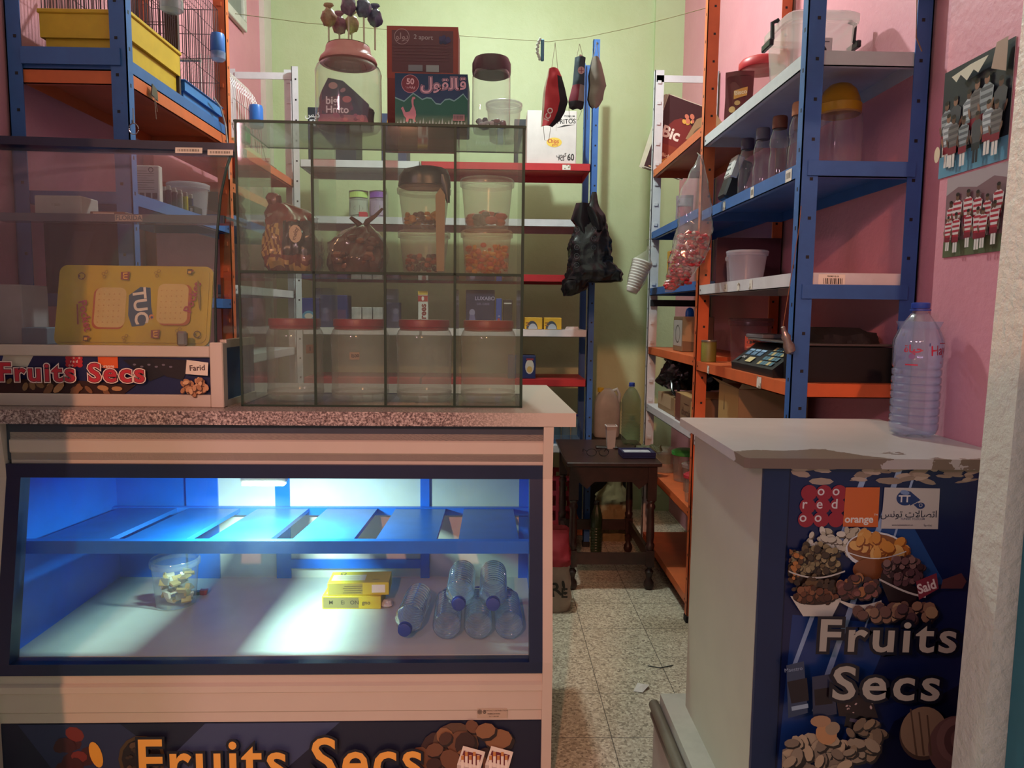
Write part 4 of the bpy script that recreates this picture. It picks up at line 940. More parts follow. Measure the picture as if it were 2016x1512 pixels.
it += SCT(1755, 1196, 90, 16, 34, ['#6b4a40', '#8a6650', '#54383a', '#a0805f'], 9, 15, 8, .9, '#22161a')
# lettering
for st, px_, py_, sz in (('Fruits', 1732, 1243, .100), ('Secs', 1730, 1335, .106)):
    c = P2(px_, py_)
    for cc, bo in (('#0c0f20', .085), ('#b9ae9c', .018)): it.append(txt(cc, st, c[0], c[1], sz, bo, -.012, 1.14, 1.16))
# bars of chocolate, kernels and walnut
LOW = [PP('#39465e', (1533, 1298), (1572, 1290), (1580, 1390), (1542, 1400)), PP('#221a22', (1540, 1330), (1578, 1322), (1582, 1366), (1548, 1372)), PP('#9fb0be', (1548, 1378), (1580, 1372), (1581, 1380), (1549, 1386)),
       PP('#34384e', (1588, 1320), (1630, 1314), (1636, 1392), (1590, 1400)), PP('#20161c', (1592, 1345), (1625, 1340), (1628, 1372), (1594, 1376)), PP('#2a1a1c', (1634, 1360), (1700, 1352), (1716, 1400), (1640, 1396)), PP('#140e14', (1655, 1390), (1705, 1400), (1692, 1430), (1650, 1416)), PP('#54485a', (1662, 1400), (1695, 1407), (1690, 1414), (1660, 1406))]
c = P2(1552, 1306); LOW.append(txt('#8c98ac', 'Maestro', c[0], c[1], .012, .01, .15))
LOW += SCT(1680, 1378, 34, 16, 9, ['#c9a9a0'], 2, 4, 12, .6)
LOW += SCT(1590, 1478, 72, 52, 46, ['#a08a70', '#b59b7c', '#8a7560', '#c2a582'], 15, 24, 13, .6, '#2c2420')
LOW += SCT(1690, 1450, 42, 50, 22, ['#a08a70', '#7d6650', '#93795c'], 13, 22, 14, .55, '#2c2420')
LOW += [E('#c98f5e', 1614, 1428, 22, 26, .5, 16), E('#a58a6c', 1626, 1418, 16, 15, .4, 14), E('#b88a64', 1603, 1404, 22, 13, 0, 14)]
LOW += [E('#4c3a30', 1800, 1430, 50, 58, .2, 26), E('#8a7058', 1802, 1424, 50, 56, .2, 26), E('#6b4c46', 1862, 1450, 58, 66, 0, 28), E('#7b5a52', 1866, 1440, 44, 52, .2, 24), E('#5a3e3a', 1868, 1442, 30, 38, .2, 20), E('#75544c', 1872, 1440, 20, 26, .2, 18)]
for a in (0, 1, 2): LOW.append(PP('#5c4636', (1775+16*a, 1380+6*a), (1778+16*a, 1380+6*a), (1790+14*a, 1470), (1786+14*a, 1470)))
ix = next(i for i, t_ in enumerate(it) if t_[0] == 't' and t_[2] == 'Fruits'); it = it[:ix]+LOW+it[ix:]
cl = []
for t_ in it:
    if t_[0] == 'e':
        _, c_, cx, cy, rx, ry, ro, n_ = t_
        t_ = ('p', c_, [(cx+rx*math.cos(2*PI*i/n_)*math.cos(ro)-ry*math.sin(2*PI*i/n_)*math.sin(ro), cy+rx*math.cos(2*PI*i/n_)*math.sin(ro)+ry*math.sin(2*PI*i/n_)*math.cos(ro)) for i in range(n_)])
    if t_[0] == 'p': t_ = ('p', t_[1], [(min(PW, max(0, x)), min(PHh, max(0, y))) for x, y in t_[2]])
    cl.append(t_)
it = cl
decal('fruit_poster', it, RC, (PX0, CF-.006, LZ), step=.00003, rough=.3)
led = MB(); led.box(.50, WXN-.003, 1.37, 2.13, 0, .285); led.box(.515, WXN-.003, 1.375, 2.12, .285, .34)
led.build('plinth_slab', mat('#b9b3a6', .5, 0, .2, 8), RC)
m = MB(); m.prism([(1.365, .29), (1.365, .30), (1.37, .325), (1.375, .338), (1.38, .338), (1.38, .29)], .502, .502, 'x') if False else None
m = MB(); 
for zz, rr in ((.30, .016), (.268, .012)): m.tube([(.499, 1.37, zz), (.499, 2.13, zz)], rr, 12)
m.build('moulded_edge', mat('#6e6455', .45), RC, smooth=True)
# big water bottle
def bottle_prof(r, h, ribs=9, low=.06, high=.52, neck=.013, sh=.70):
    p = [(r*.35, .008), (r*.6, .0), (r*.93, .006), (r*.98, .02)]
    for k in range(ribs):
        z = h*(low+(high-low)*k/ribs); d = h*(high-low)/ribs
        p += [(r*.985, z), (r, z+d*.3), (r, z+d*.7), (r*.925, z+d*.88)]
    p += [(r, h*(high+.01)), (r, h*sh), (r*.97, h*(sh+.03)), (r*.80, h*(sh+.10)), (r*.55, h*(sh+.17)), (neck*1.25, h*(sh+.215)), (neck, h*(sh+.225)), (neck, h*.965)]
    return p
def bottle(name, label, loc, r, h, mtl, rz=0, rot=None, group=None, cap=CAPBLUE, neck=.013, water=None, **kw):
    t = thing(name, label, 'bottle', loc, rz, group, rot)
    m = MB().lathe(bottle_prof(r, h, neck=neck, **kw), 60, cap0=True)
    for v in m.v:                                       # petal base and fluted shoulder
        a = math.atan2(v.y, v.x); q_ = math.hypot(v.x, v.y)/r
        if v.z < h*.04 and q_ > .5: v.z += h*.022*abs(math.sin(2.5*a)) if v.z < h*.03 else 0
        if v.z > h*(kw.get('sh', .70)-.02) and q_ > .45:
            k = 1+.030*math.cos(10*a); v.x *= k; v.y *= k
    m.build('bottle_body', mtl, t, smooth=True)
    m = MB(); m.lathe([(neck*1.2, h*.955), (neck*1.25, h*.96), (neck*1.25, h*.995), (neck*1.0, h)], 24, cap1=True, cap0=True); m.lathe([(neck*1.4, h*.94), (neck*1.4, h*.95)], 24, cap0=True, cap1=True)
    m.build('bottle_cap', cap, t, smooth=True)
    if water: MB().lathe([(r*.9, .01)]+[(q_*.965, z_) for q_, z_ in bottle_prof(r, h, neck=neck, **kw)[3:] if z_ < water*h]+[(r*.93, water*h)], 28, cap0=True, cap1=True).build('water', clear('#c6d4ee', .20, .05, .6, 0, '#eef3fc', 1.25), t, smooth=True)
    return t
wb = atz(1796, 858, 1.2)
hb = at(1807, 596, wb.y).z-1.2; rb = 45*wb.y/FPX
t = bottle('water_bottle', 'tall ribbed water bottle with blue cap standing on the right counter', (wb.x, wb.y, 1.2005), rb, hb, clear('#dde2ee', .16, .05, 1.8, 0, '#f8faff', 1.4), water=.86, neck=.017, ribs=8)
Lz = hb*.54
it = [rc('#c9b9c8', -rb*1.4, Lz, rb*2.7, hb*.155)]
it = [rc('#b02040', -rb*1.0, Lz, rb*.5, .003), txt('#a81f3f', 'Hayet', rb*.62, Lz+.038, .034, .012, .08, .9), txt('#a81f3f', '\ufea3\ufef4\ufe8e\ufe93'[::-1], -rb*.7, Lz+.04, .026, .02), ell('#7a5a88', -rb*.75, Lz+.022, .007), rc('#b02040', rb*.4, Lz+.054, .04, .0022), rc('#4f5a86', -rb*.1, Lz+.048, .003, .007), txt('#a81f3f', '2L', rb*.55, Lz+.008, .007, .01)]
decal('printed_label', it, t, wrap=rb*1.004)
# pictures on the near right wall
def team(w_, h_, dark, sky, low, shirt, seed):
    rd = random.Random(seed); it = [rc(dark, 0, 0, w_, h_), rc(low, 0, 0, w_, h_*.2)]
    it += [('p', sky, [(w_*.0, h_*.78), (w_*.2, h_*.86), (w_*.5, h_*.80), (w_*.75, h_*.88), (w_, h_*.8), (w_, h_), (0, h_)])] if sky else []
    for row, n, zb, sc_ in ((0, 6, .22, 1.35), (1, 6, .06, 1.2)):
        for i in range(n):
            x = w_*(.10+.155*i+.04*row)+rd.uniform(-.010, .010); z = h_*zb+rd.uniform(-.006, .006); u = h_*.40*sc_*rd.uniform(.86, 1.04)
            sk = rd.choice(['#6b4a3a', '#8a6450', '#58392c']); sh_, st = shirt[(i*3+row*2+seed) % len(shirt)]
            it += [rc('#d8d0c8' if st else '#20242c', x-u*.085, z, u*.075, u*.36), rc('#d8d0c8' if st else '#20242c', x+u*.01, z, u*.075, u*.36)]
            it += [('p', sh_, [(x-u*.13, z+u*.34), (x+u*.13, z+u*.34), (x+u*.17, z+u*.78), (x+u*.06, z+u*.86), (x-u*.06, z+u*.86), (x-u*.17, z+u*.78)])]
            if st: it += [rc(st, x-u*.14, z+u*(.40+.12*k), u*.28, u*.055) for k in range(4)]
            it += [rc('#7b2030' if st else '#20242c', x-u*.13, z+u*.26, u*.26, u*.14), ell(sk, x, z+u*.93, u*.065, u*.085, 0, 10), ell('#241a18', x, z+u*.985, u*.066, u*.045, 0, 8)]
            it += [ell(sk, x-u*.16, z+u*.5, u*.03, u*.1, .3, 8), ell(sk, x+u*.16, z+u*.5, u*.03, u*.1, -.3, 8)]
    return it
def wall_pic(label, c4, dark, sky, low, shirt, seed, extra):
    a = atx(c4[0][0], c4[0][1], WXN); b = atx(c4[1][0], c4[1][1], WXN); d = atx(c4[2][0], c4[2][1], WXN)
    w_ = a.y-b.y; h_ = a.z-d.z
    t = thing('team_photograph', label, 'poster', (WXN-.001, a.y, d.z), 0, 'team photographs on the near right wall')
    B(-.0015, 0, -w_, 0, 0, h_).build('paper', mat('#b8aea4', .35), t)
    decal('picture', team(w_, h_, dark, sky, low, shirt, seed)+extra(w_, h_), t, (-.0015, 0, 0), (0, -1, 0), (0, 0, 1), rough=.3)
wall_pic('upper faded blue-toned team photograph with torn white patches', ((1863, 145), (2003, 66), (1853, 352)), '#272c33', None, '#5f93ab', [('#8f9698', '#5a5e62'), ('#6f6a68', '#544f50'), ('#b9bfc0', '#7c8084'), ('#4a4a4e', None)], 4,
         lambda w_, h_: [('p', '#cfc9b4', [(w_*.22, h_*.90), (w_*.3, h_*.83), (w_*.36, h_*.88), (w_*.46, h_*.80), (w_*.55, h_*.87), (w_*.62, h_*.82), (w_*.75, h_*.93), (w_*.5, h_*.93)]), ('p', '#a98f7e', [(w_*.85, h_), (w_, h_), (w_, h_*.72), (w_*.8, h_*.8)]), ell('#c9bfa4', w_*.06, h_*.22, .012, .02)])
wall_pic('lower team photograph of players in red and white striped shirts', ((1868, 352), (1999, 302), (1855, 508)), '#7d5f64', '#a89a9c', '#5d6648', [('#d5c9c4', '#a8283a'), ('#22252d', None), ('#d5c9c4', '#a8283a')], 9, lambda w_, h_: [])

# ================================================================ THINGS INSIDE THE SHOWCASE
SM = Matrix.Translation((.178, 2.20, 0)) @ Matrix.Rotation(math.radians(.6), 4, 'Z')
def sfl(px, py): return atz(px, py, z_e)
LB = clear('#c9e8ff', .19, .05, 2.4, 0, '#f0f9fe', 1.4)
br, bh = .046, .30
spots = [(805, 1262, 0, 'floor bottle with blue cap facing out, leftmost of the stack'), (877, 1268, 1, 'floor bottle showing its base, second from the left'), (944, 1262, 1, 'floor bottle showing its base, under the two upper bottles'), (1012, 1268, 1, 'rightmost floor bottle showing its base')]
fb = []
xx = [0, .118, .214, .312]
p0 = sfl(810, 1258)
cand = [(p0.x, .0), (p0.x+.114, 1), (p0.x+.214, 1), (p0.x+.313, 1)]
m0 = None
for i, (x, flip) in enumerate(cand):
    y = 2.20 if not flip else 2.225
    lab = 'lying '+spots[i][3]
    if flip: loc, rot = (x, y, z_e+br+.001), (-PI/2, 0, .03)            # base towards the viewer
    else: loc, rot = (x, y+bh, z_e+br+.001), (PI/2, 0, -.06)          # cap towards the viewer
    if m0 is None: m0 = bottle('water_bottle', lab, loc, br, bh, LB, rot=rot, group='water bottles lying in the showcase', neck=.0165, low=.05, high=.66, ribs=9, sh=.70)
    else: dup(m0, loc, 0, lab, None, rot)
for k, (px_, lab) in enumerate(((903, 'left one of the two upper bottles'), (971, 'right one of the two upper bottles'))):
    x = at(px_, 1170, 2.21).x
    dup(m0, (x, 2.20+bh+.0, z_e+br*2.86), 0, 'upper lying water bottle in the showcase, '+lab, None, (PI/2, 0, 0))
def ybox(label, px0, px1, y, z, hh, dd, rz, prn):
    a = at(px0, 1180, y); b = at(px1, 1180, y)
    t = thing('medicine_carton', label, 'box', (a.x, y, z), rz, 'flat yellow boxes stacked in the showcase')
    w_ = b.x-a.x
    MB().rbox(0, w_, 0, dd, 0, hh, .001).build('box_body', mat('#cbb92c', .45, 0, .05), t)
    decal('printed_front', prn(w_, hh), t); decal('printed_top', [rc('#cfcdb0', .01, dd*.2, w_*.55, dd*.5), txt('#5a5640', 'Ω', w_*.2, dd*.8, .03, .01), rc('#4a4630', w_*.72, dd*.25, w_*.12, .003)]+[rc('#8a8668', .02, dd*(.3+.08*k), w_*.4, .0015) for k in range(4)], t, (0, 0, hh), (1, 0, 0), (0, 1, 0))
y1 = sfl(635, 1199).y
hb1 = .046
ybox('lower flat yellow box lying on the showcase floor', 634, 750, y1, z_e+.0005, hb1, .11, 0, lambda w_, h_: [rc('#8c8250', .004, .004, w_*.6, h_*.8)]+[txt('#4a4430', s_, w_*(.15+.2*k), h_*.5, .02, .01) for k, s_ in enumerate(('M', 'Ei', 'ON', 'gno'))])
ybox('upper flat yellow box lying askew on the lower one', 645, 765, y1+.002, z_e+hb1+.001, hb1, .11, .05, lambda w_, h_: [rc('#a39746', .004, .004, w_*.55, h_*.85), rc('#e2e0d4', w_*.72, h_*.2, w_*.22, h_*.62)]+[rc('#5c5636', w_*(.25+.02*(k % 2)), h_*(.2+.17*k), w_*.3, .0018) for k in range(4)])
bk = sfl(340, 1196)
rbk = 46*bk.y/FPX; hbk = at(340, 1108, bk.y-.02).z-z_e
bucket('wafer_bucket', 'oval clear bucket of wrapped caramels standing on the showcase floor', 'bucket', (bk.x, bk.y+.03, z_e+.001), rbk, hbk, .82, None, clear('#cfdfe2', .17, .08, 1.0), handle=False)
rd = random.Random(3); m = MB()
for i in range(46):
    a = rd.random()*2*PI; q_ = rbk*.62*math.sqrt(rd.random()); z = .012+rd.random()*hbk*.55
    R3 = Matrix.Rotation(rd.random()*PI, 4, 'Z') @ Matrix.Rotation(rd.random()*PI, 4, 'X'); m.T = Matrix.Translation((q_*math.cos(a), q_*math.sin(a), z)) @ R3
    m.box(-.016, .016, -.011, .011, -.004, .004, m=i % 3)
m.T = None
tag(m.build('wrapped_caramels', [mat('#d8d4c6', .3), mat('#b9a46c', .3), mat('#8b9290', .25)], None, (bk.x, bk.y+.03, z_e+.004)), 'small cream and gold wrapped caramels heaped in the oval clear bucket', 'sweets', None, 'stuff')
wr = sfl(398, 1172); t = thing('sweet_wrapper', 'small red and dark green wrapper lying behind the caramel bucket', 'wrapper', (wr.x-.01, wr.y, z_e+.0005), .1)
MB().sheet([(0, -.05, .0), (.012, -.05, .0)], 4, .003, .02).build('wrapper_body', mat('#1f3b38', .4), t); MB().sheet([(0, .001, .024), (.018, .001, .028)], 4, .003, .018).build('wrapper_end', mat('#8c2436', .4), t)
tw = sfl(776, 1158); tag(MB().sph((0, 0, .012), (.02, .016, .012), 10, seed=2, amp=.8).build('crumpled_tissue', mat('#cfd0c6', .8), None, (tw.x, 2.50, z_e)), 'crumpled scrap of white tissue behind the flat yellow boxes', 'paper')

# ================================================================ FLOOR, TABLE
sp = atz(1262, 1357, 0)
m = MB(); m.add([(-.035, -.02, .002), (-.01, .025, .014), (.03, .03, .004), (.035, .005, .016), (.0, -.03, .003), (.005, .0, .02)], [(0, 5, 1), (1, 5, 2), (2, 5, 3), (3, 5, 4), (4, 5, 0), (0, 1, 2, 3, 4)])
tag(m.build('crumpled_paper', mat('#f0e6de', .8), None, (sp.x, sp.y, 0)), 'scrap of crumpled white paper on the terrazzo floor in the aisle', 'paper')
s0, s1, s2 = atz(1275, 1312, 0), atz(1300, 1316, 0), atz(1325, 1311, 0)
tag(MB().tube([(p.x, p.y, .003) for p in (s0, s1, s2)], .002, 5).build('wire_scrap', mat('#3a4245', .5), None), 'thin dark strip of wire lying on the floor tiles', 'wire')
TY0, TZ = 3.80, .71
ta, tb = atz(1117, 913, TZ), atz(1310, 917, TZ)
T = thing('wooden_table', 'small dark brown wooden table with turned legs at the end of the aisle', 'table', (ta.x, TY0, 0))
TW_, TD = tb.x-ta.x, .72
WOOD = mat('#3a2320', .38, 0, .35, 22, wear='#7a5c4c', wearamt=.74)
m = MB(); m.rbox(0, TW_, 0, TD, TZ-.022, TZ, .004); m.build('tabletop', WOOD, T)
for x, y in ((.045, .045), (TW_-.045, .045), (.045, TD-.045), (TW_-.045, TD-.045)):
    m = MB(); m.box(x-.024, x+.024, y-.024, y+.024, .50, TZ-.022); m.box(x-.022, x+.022, y-.022, y+.022, .13, .22)
    m.lathe([(.022, .50), (.026, .495), (.017, .48), (.024, .465), (.024, .455), (.018, .445), (.021, .36), (.022, .30), (.018, .26), (.025, .25), (.025, .24), (.019, .22)], 16, (x, y, 0)); m.lathe([(.02, .13), (.012, .115), (.024, .10), (.018, .08), (.014, .06), (.026, .04), (.028, .02), (.02, 0)], 16, (x, y, 0), cap1=True)
    m.build('leg', WOOD, T, smooth=True)
for (a0, a1, b0, b1) in ((.065, TW_-.065, .03, .05), (.065, TW_-.065, TD-.05, TD-.03), (.03, .05, .065, TD-.065), (TW_-.05, TW_-.03, .065, TD-.065)):
    m = MB(); m.box(a0, a1, b0, b1, .60, TZ-.022) 
    if a1-a0 > .1: m.prism([(a0, .60), (a0+.05, .56), (a0+.09, .60)], b0, b1); m.prism([(a1-.09, .60), (a1-.05, .56), (a1, .60)], b0, b1)
    m.build('apron', WOOD, T); B(a0, a1, b0+.003, b1-.003, .14, .205).build('stretcher', WOOD, T)
zt_ = TZ+.0005
c = atz(1203, 884, zt_); a = at(1190, 882, c.y); b = at(1219, 838, c.y); cw = (b.x-a.x)/2
t = thing('paper_cup', 'square tapered white cup standing on the dark table', 'cup', (c.x, c.y+.02, zt_))
m = MB(); m.lathe([(cw*.72, 0), (cw*1.0, b.z-zt_)], 4, cap0=True, sq=0); m.v = [Matrix.Rotation(PI/4, 3, 'Z') @ v for v in m.v]; m.build('cup_body', mat('#b9aca6', .6), t)
m = MB(); m.lathe([(cw*1.0, b.z-zt_-.006), (cw*1.12, b.z-zt_-.006), (cw*1.12, b.z-zt_), (cw*.95, b.z-zt_)], 4); m.v = [Matrix.Rotation(PI/4, 3, 'Z') @ v for v in m.v]; m.build('cup_rim', mat('#d6d2d0', .5), t)
c = atz(1241, 874, zt_); hb2 = at(1241, 753, c.y).z-zt_
bottle('water_bottle', 'clear water bottle with blue cap standing on the dark table, part full', (c.x, c.y, zt_), 19*c.y/FPX, hb2, clear('#a9b8a4', .13, .06, 1.0, 0, '#d9e4d8', 1.33), neck=.014)
c = atz(1180, 899, zt_); g = .048
t = thing('eyeglasses', 'black-rimmed eyeglasses lying open on the dark table', 'glasses', (c.x-.01, c.y-.0, zt_), .05)
for s in (-1, 1):
    pts = [(s*.034+.027*math.cos(2*PI*i/20), 0, .024+.020*math.sin(2*PI*i/20)) for i in range(21)]; MB().tube(pts, .0022, 6).build('rim', BLACKP, t)
    MB().tube([(s*.062, 0, .03), (s*.066, .01, .034), (s*.066, .09, .028), (s*.062, .12, .006)], .0022, 6).build('temple', BLACKP, t)
MB().tube([(-.008, 0, .03), (0, -.002, .034), (.008, 0, .03)], .002, 6).build('bridge', BLACKP, t)
c = atz(1190, 888, zt_); t = thing('mobile_phone', 'small black mobile phone lying behind the eyeglasses', 'phone', (c.x-.04, c.y+.075, zt_), -.12)
MB().rbox(0, .13, 0, .06, 0, .011, .003).build('phone_body', BLACKP, t); decal('screen', [rc('#9aa3ab', .085, .008, .04, .044)], t, (0, 0, .011), (1, 0, 0), (0, 1, 0))
c0, c1 = atz(1226, 903, zt_), atz(1293, 905, zt_)
t = thing('receipt_tray', 'dark blue tray with white paper slips lying on the table edge', 'tray', (c0.x, c0.y, zt_), .01); w_ = c1.x-c0.x
m = MB(); m.rbox(0, w_, 0, .15, 0, .012, .003); m.box(0, w_, 0, .012, .012, .034); m.box(0, w_, .138, .15, .012, .034); m.box(0, .012, .012, .138, .012, .034); m.box(w_-.012, w_, .012, .138, .012, .034); m.build('tray_body', mat('#1c2350', .4), t)
B(.014, w_-.014, .014, .137, .0125, .024).build('paper_slips', mat('#b9bcc6', .7, 0, .2, 25), t)
c = atz(1262, 884, zt_); m = MB(); m.bag([(.003, 0, 0, .075, .045), (.017, 0, 0, .07, .045), (.032, 0, 0, .03, .02)], seed=12, amp=.25, fr=20)
tag(m.build('green_rag', mat('#5d6147', .9, 0, .4, 60), None, (c.x+.02, c0.y+.215, zt_), smooth=True), 'bunched olive green rag behind the blue tray on the table', 'cloth')
# red and white shopping bag on the floor beside the showcase
c = atz(1098, 1200, 0); t = thing('shopping_bag', 'white and red shopping bag standing on the floor beside the showcase end', 'bag', (c.x-.035, c.y+.06, 0))
MB().bag([(0, 0, 0, .09, .10), (.05, 0, 0, .105, .11), (.25, 0, 0, .09, .10), (.38, .01, 0, .07, .04)], seed=15, amp=.06, sq=4).build('bag_body', mat('#b9a294', .6), t, smooth=True)
MB().bag([(.24, .0, 0, .098, .11), (.27, 0, 0, .098, .108), (.39, .01, 0, .078, .048), (.41, .01, 0, .076, .046)], seed=15, amp=.07, sq=4, caps=False).build('bag_trim', mat('#a52a34', .5), t, smooth=True)
decal('bag_print', [txt('#26221f', 'R!', .0, .0, .10, .02, .2), txt('#26221f', 'E', .03, -.02, .07, .02)], t, (.03, -.125, .13))
# ================================================================ RIGHT RACK, NEAR BAY
z = NL['w1']+.0005
t = thing('storage_box', 'lidded clear plastic storage box with black clips on the top white shelf', 'storage box', (1.135, 2.735, z))
m = MB(); m.lathe([(.12, .002), (.133, .006), (.150, .20), (.158, .205), (.158, .215)], 40, sx=.80, sy=.86, sq=7, cap0=True); m.build('box_body', clear('#e0d8d2', .34, .15, .8), t, smooth=True)
m = MB(); m.lathe([(.160, .208), (.165, .212), (.165, .235), (.150, .245), (.12, .243), (.11, .250), (.02, .250)], 40, sx=.80, sy=.86, sq=7, cap1=True); m.build('box_lid', clear('#e6e0da', .5, .2, .8), t, smooth=True)
for s in (-1, 1):
    m = MB(); m.tube([(s*.128, -.03, .245), (s*.150, -.03, .235), (s*.148, -.03, .18), (s*.160, -.03, .165)], .008, 8); m.rbox(min(s*.150, s*.166), max(s*.150, s*.166), -.055, .03, .150, .175, .003); m.build('clip', BLACKP, t)
decal('printed_label', [rc('#c9b7b4', 0, 0, .075, .09), ell('#2c2628', .035, .045, .022, .022), ell('#7c6e6e', .035, .05, .008, .008), rc('#6a5f60', .01, .075, .055, .004), rc('#8a7d7d', .01, .01, .05, .006)], t, (-.05, -.133, .06))
tag(MB().bag([(0, 0, 0, .075, .07), (.03, 0, 0, .07, .06), (.05, .01, 0, .03, .03)], seed=31, amp=.2).build('green_wrapping', mat('#4f8a6a', .5, 0, .4, 40), None, (1.12, 2.73, z+.012), smooth=True), 'crumpled green wrapping inside the clear storage box with black clips', 'wrapping')
t = bucket('plastic_tub', 'round clear tub with red lid on the top white shelf beside the orange post', 'tub', (1.135, 3.21, z), .095, .27, .86, None, clear('#dba5a0', .35, .2, .8), rim=False)
m = MB(); m.lathe([(.098, .235), (.100, .238), (.100, .262), (.09, .275), (.02, .278)], 32, cap1=True); m.build('tub_lid', mat('#c4333a', .4), t, smooth=True)
def snack(name, label, cat, c, w_, h_, rot, items, film, group=None, th=.03):
    t = thing(name, label, cat, c, 0, group, rot)
    m = MB(); m.sheet([(0, 0, w_), (.012, 0, w_), (h_*.5, .002, w_-.002), (h_-.012, 0, w_), (h_, 0, w_)], 8, th*.5, .003, wr=.002); m.build('packet_film', film, t, smooth=True)
    decal('packet_print', items, t, (0, 0, 0), bend=lambda x, y: th*.5*math.sin(PI*min(1, max(0, x/w_)))+.004)
    return t
t = snack('biscuit_packet', 'dark red biscuit packet leaning on the red-lidded tub', 'packet', (.955, 3.14, z), .115, .20, (0, 0, -.25),
      [('p', '#5e1c20', rrect(.105, .17, .01, 3, .005, .01)), ('p', '#d99a4a', [(.035, .12), (.09, .135), (.088, .10), (.035, .085)]), txt('#f0d8b8', 'Bisco', .062, .112, .024, .03, .15), ell('#d9b070', .03, .045, .013), ell('#a8662c', .07, .04, .02, .012), ell('#d3a76a', .05, .07, .012, .01)], mat('#6b2326', .35))
z = NL['b']+.0005
gb = 'small waisted glass bottles on the near blue shelf'
def milk(label, x, y, lidc):
    t = thing('glass_bottle', label, 'bottle', (x, y, z), 0, gb); r = .034
    MB().lathe([(r*.3, .003), (r*.95, .002), (r, .012), (r, .085), (r*.86, .115), (r*.88, .125), (r*.98, .145), (r*.96, .165), (r*.70, .195), (r*.66, .20), (r*.66, .222)], 28, cap0=True).build('bottle_body', clear('#a99aa2', .17, .05, 1.1), t, smooth=True)
    MB().lathe([(r*.74, .20), (r*.78, .203), (r*.78, .238), (r*.70, .244), (r*.1, .244)], 28, cap1=True).build('bottle_lid', mat(lidc, .5), t, smooth=True)
for (px, lab, c) in ((1458, 'waisted glass bottle with dark violet lid, farthest of the row', '#4a4158'), (1487, 'waisted glass bottle with violet-grey lid, second from the orange post', '#6a6478'), (1519, 'waisted glass bottle with brown lid, middle of the row', '#7a4434'), (1557, 'waisted glass bottle with peach lid, nearest of the row by the blue post', '#c98a68')):
    milk(lab, 1.03, 1.03*FPX/(px-975), c)
milk('waisted glass bottle half hidden behind the nearest peach-lidded one', 1.115, 2.72, '#7a4434')
t = thing('storage_jar', 'big clear jar with domed yellow lid behind the near blue post', 'jar', (1.15, 2.50, z))
MB().lathe([(.02, .003), (.070, .003), (.077, .02), (.079, .10), (.074, .19), (.064, .215)], 36, cap0=True).build('jar_body', clear('#cfa9b2', .25, .12, .9), t, smooth=True)
MB().lathe([(.066, .195), (.070, .20), (.070, .228), (.066, .232), (.062, .25), (.052, .275), (.034, .293), (.012, .30), (.002, .301)], 36, cap1=True).build('jar_lid', mat('#d39a1c', .35), t, smooth=True)
t = thing('power_adapter_case', 'slanted black case with white perforated end on the near blue shelf', 'case', (1.0, 3.18, z+.012), rot=(0, .33, 0))
MB().rbox(-.03, .05, 0, .10, .012, .19, .01).build('case_body', mat('#222528', .45), t); MB().rbox(-.035, .002, -.004, .085, .10, .20, .006).build('white_end', mat('#d8d6d2', .4), t)
decal('holes', [ell('#26262a', .012+.02*(k % 3), .115+.024*(k//3), .006, .006, 0, 10) for k in range(8)], t, (-.035, .08, 0), (0, -1, 0), (0, 0, 1))
z = NL['w2']+.0005
bucket('plastic_tub', 'white translucent tub with lid on the near white shelf', 'tub', (1.075, 3.13, z), .083, .135, .80, clear('#dfe0e6', .55, .25, .7), clear('#d3cfdc', .42, .25, .7))
bucket('plastic_tub', 'smaller translucent tub behind the lidded one on the near white shelf', 'tub', (1.10, 3.285, z), .065, .125, .85, None, clear('#cbbcc0', .38, .25, .7))
B(0, .30, 0, .012, 0, .22).build('board', mat('#4a2028', .6), None, (1.0, 3.378, z)); bpy.context.scene.objects['board'].location = (1.02, 3.385, z)
tag(bpy.data.objects['board'], 'dark red framed board standing at the back of the near white shelf', 'board')
z = NL['o']+.0005
t = thing('price_scale', 'black electronic price scale with three small screens on the near orange shelf', 'scale', (0, 0, z))
m = MB(); m.prism([(.965, .0), (.963, .028), (1.065, .108), (1.30, .108), (1.30, 0)], 2.50, 2.94, 'y'); m.build('scale_body', mat('#17191c', .45), t)
m = MB(); m.box(1.0, 1.30, 2.345, 2.498, .0, .115); m.build('scale_rear', mat('#141416', .5), t)
MB().rbox(1.02, 1.31, 2.35, 2.93, .118, .126, .003).build('weighing_plate', mat('#8b8480', .3, .7), t)
nv = Vector((.102, 0, .080)).normalized()
it = []
for k in range(3): it += [rc('#8fb7d6', .03+.062*k, .078, .05, .010), rc('#33526f', .03+.062*k, .052, .05, .026), rc('#5c7f9c', .034+.062*k, .056, .042, .016)]
for k in range(5):
    for j in range(4): it.append(rc('#b5a878' if (k+j) % 3 == 0 else '#4d7686', .255+.030*k, .012+.026*j, .024, .019))
it += [rc('#c9bd8c', .13, .012, .06, .028), txt('#cfd3d6', 'SCALE', .075, .034, .014, .02), rc('#2c3e4a', .02, .012, .03, .022)]
decal('control_panel', it, t, (.963, 2.935, .029), (0, -1, 0), tuple(nv))
t = thing('calculator', 'grey calculator lying on the plate of the price scale', 'calculator', (1.035, 2.80, z+.1265), .1)
MB().rbox(0, .12, 0, .15, 0, .016, .003).build('calculator_body', mat('#6d6d70', .4), t); decal('keys', [rc('#1f2023', .012+.026*(k % 4), .012+.022*(k//4), .019, .014) for k in range(16)]+[rc('#7c8a80', .012, .11, .095, .028)], t, (0, 0, .016), (1, 0, 0), (0, 1, 0))
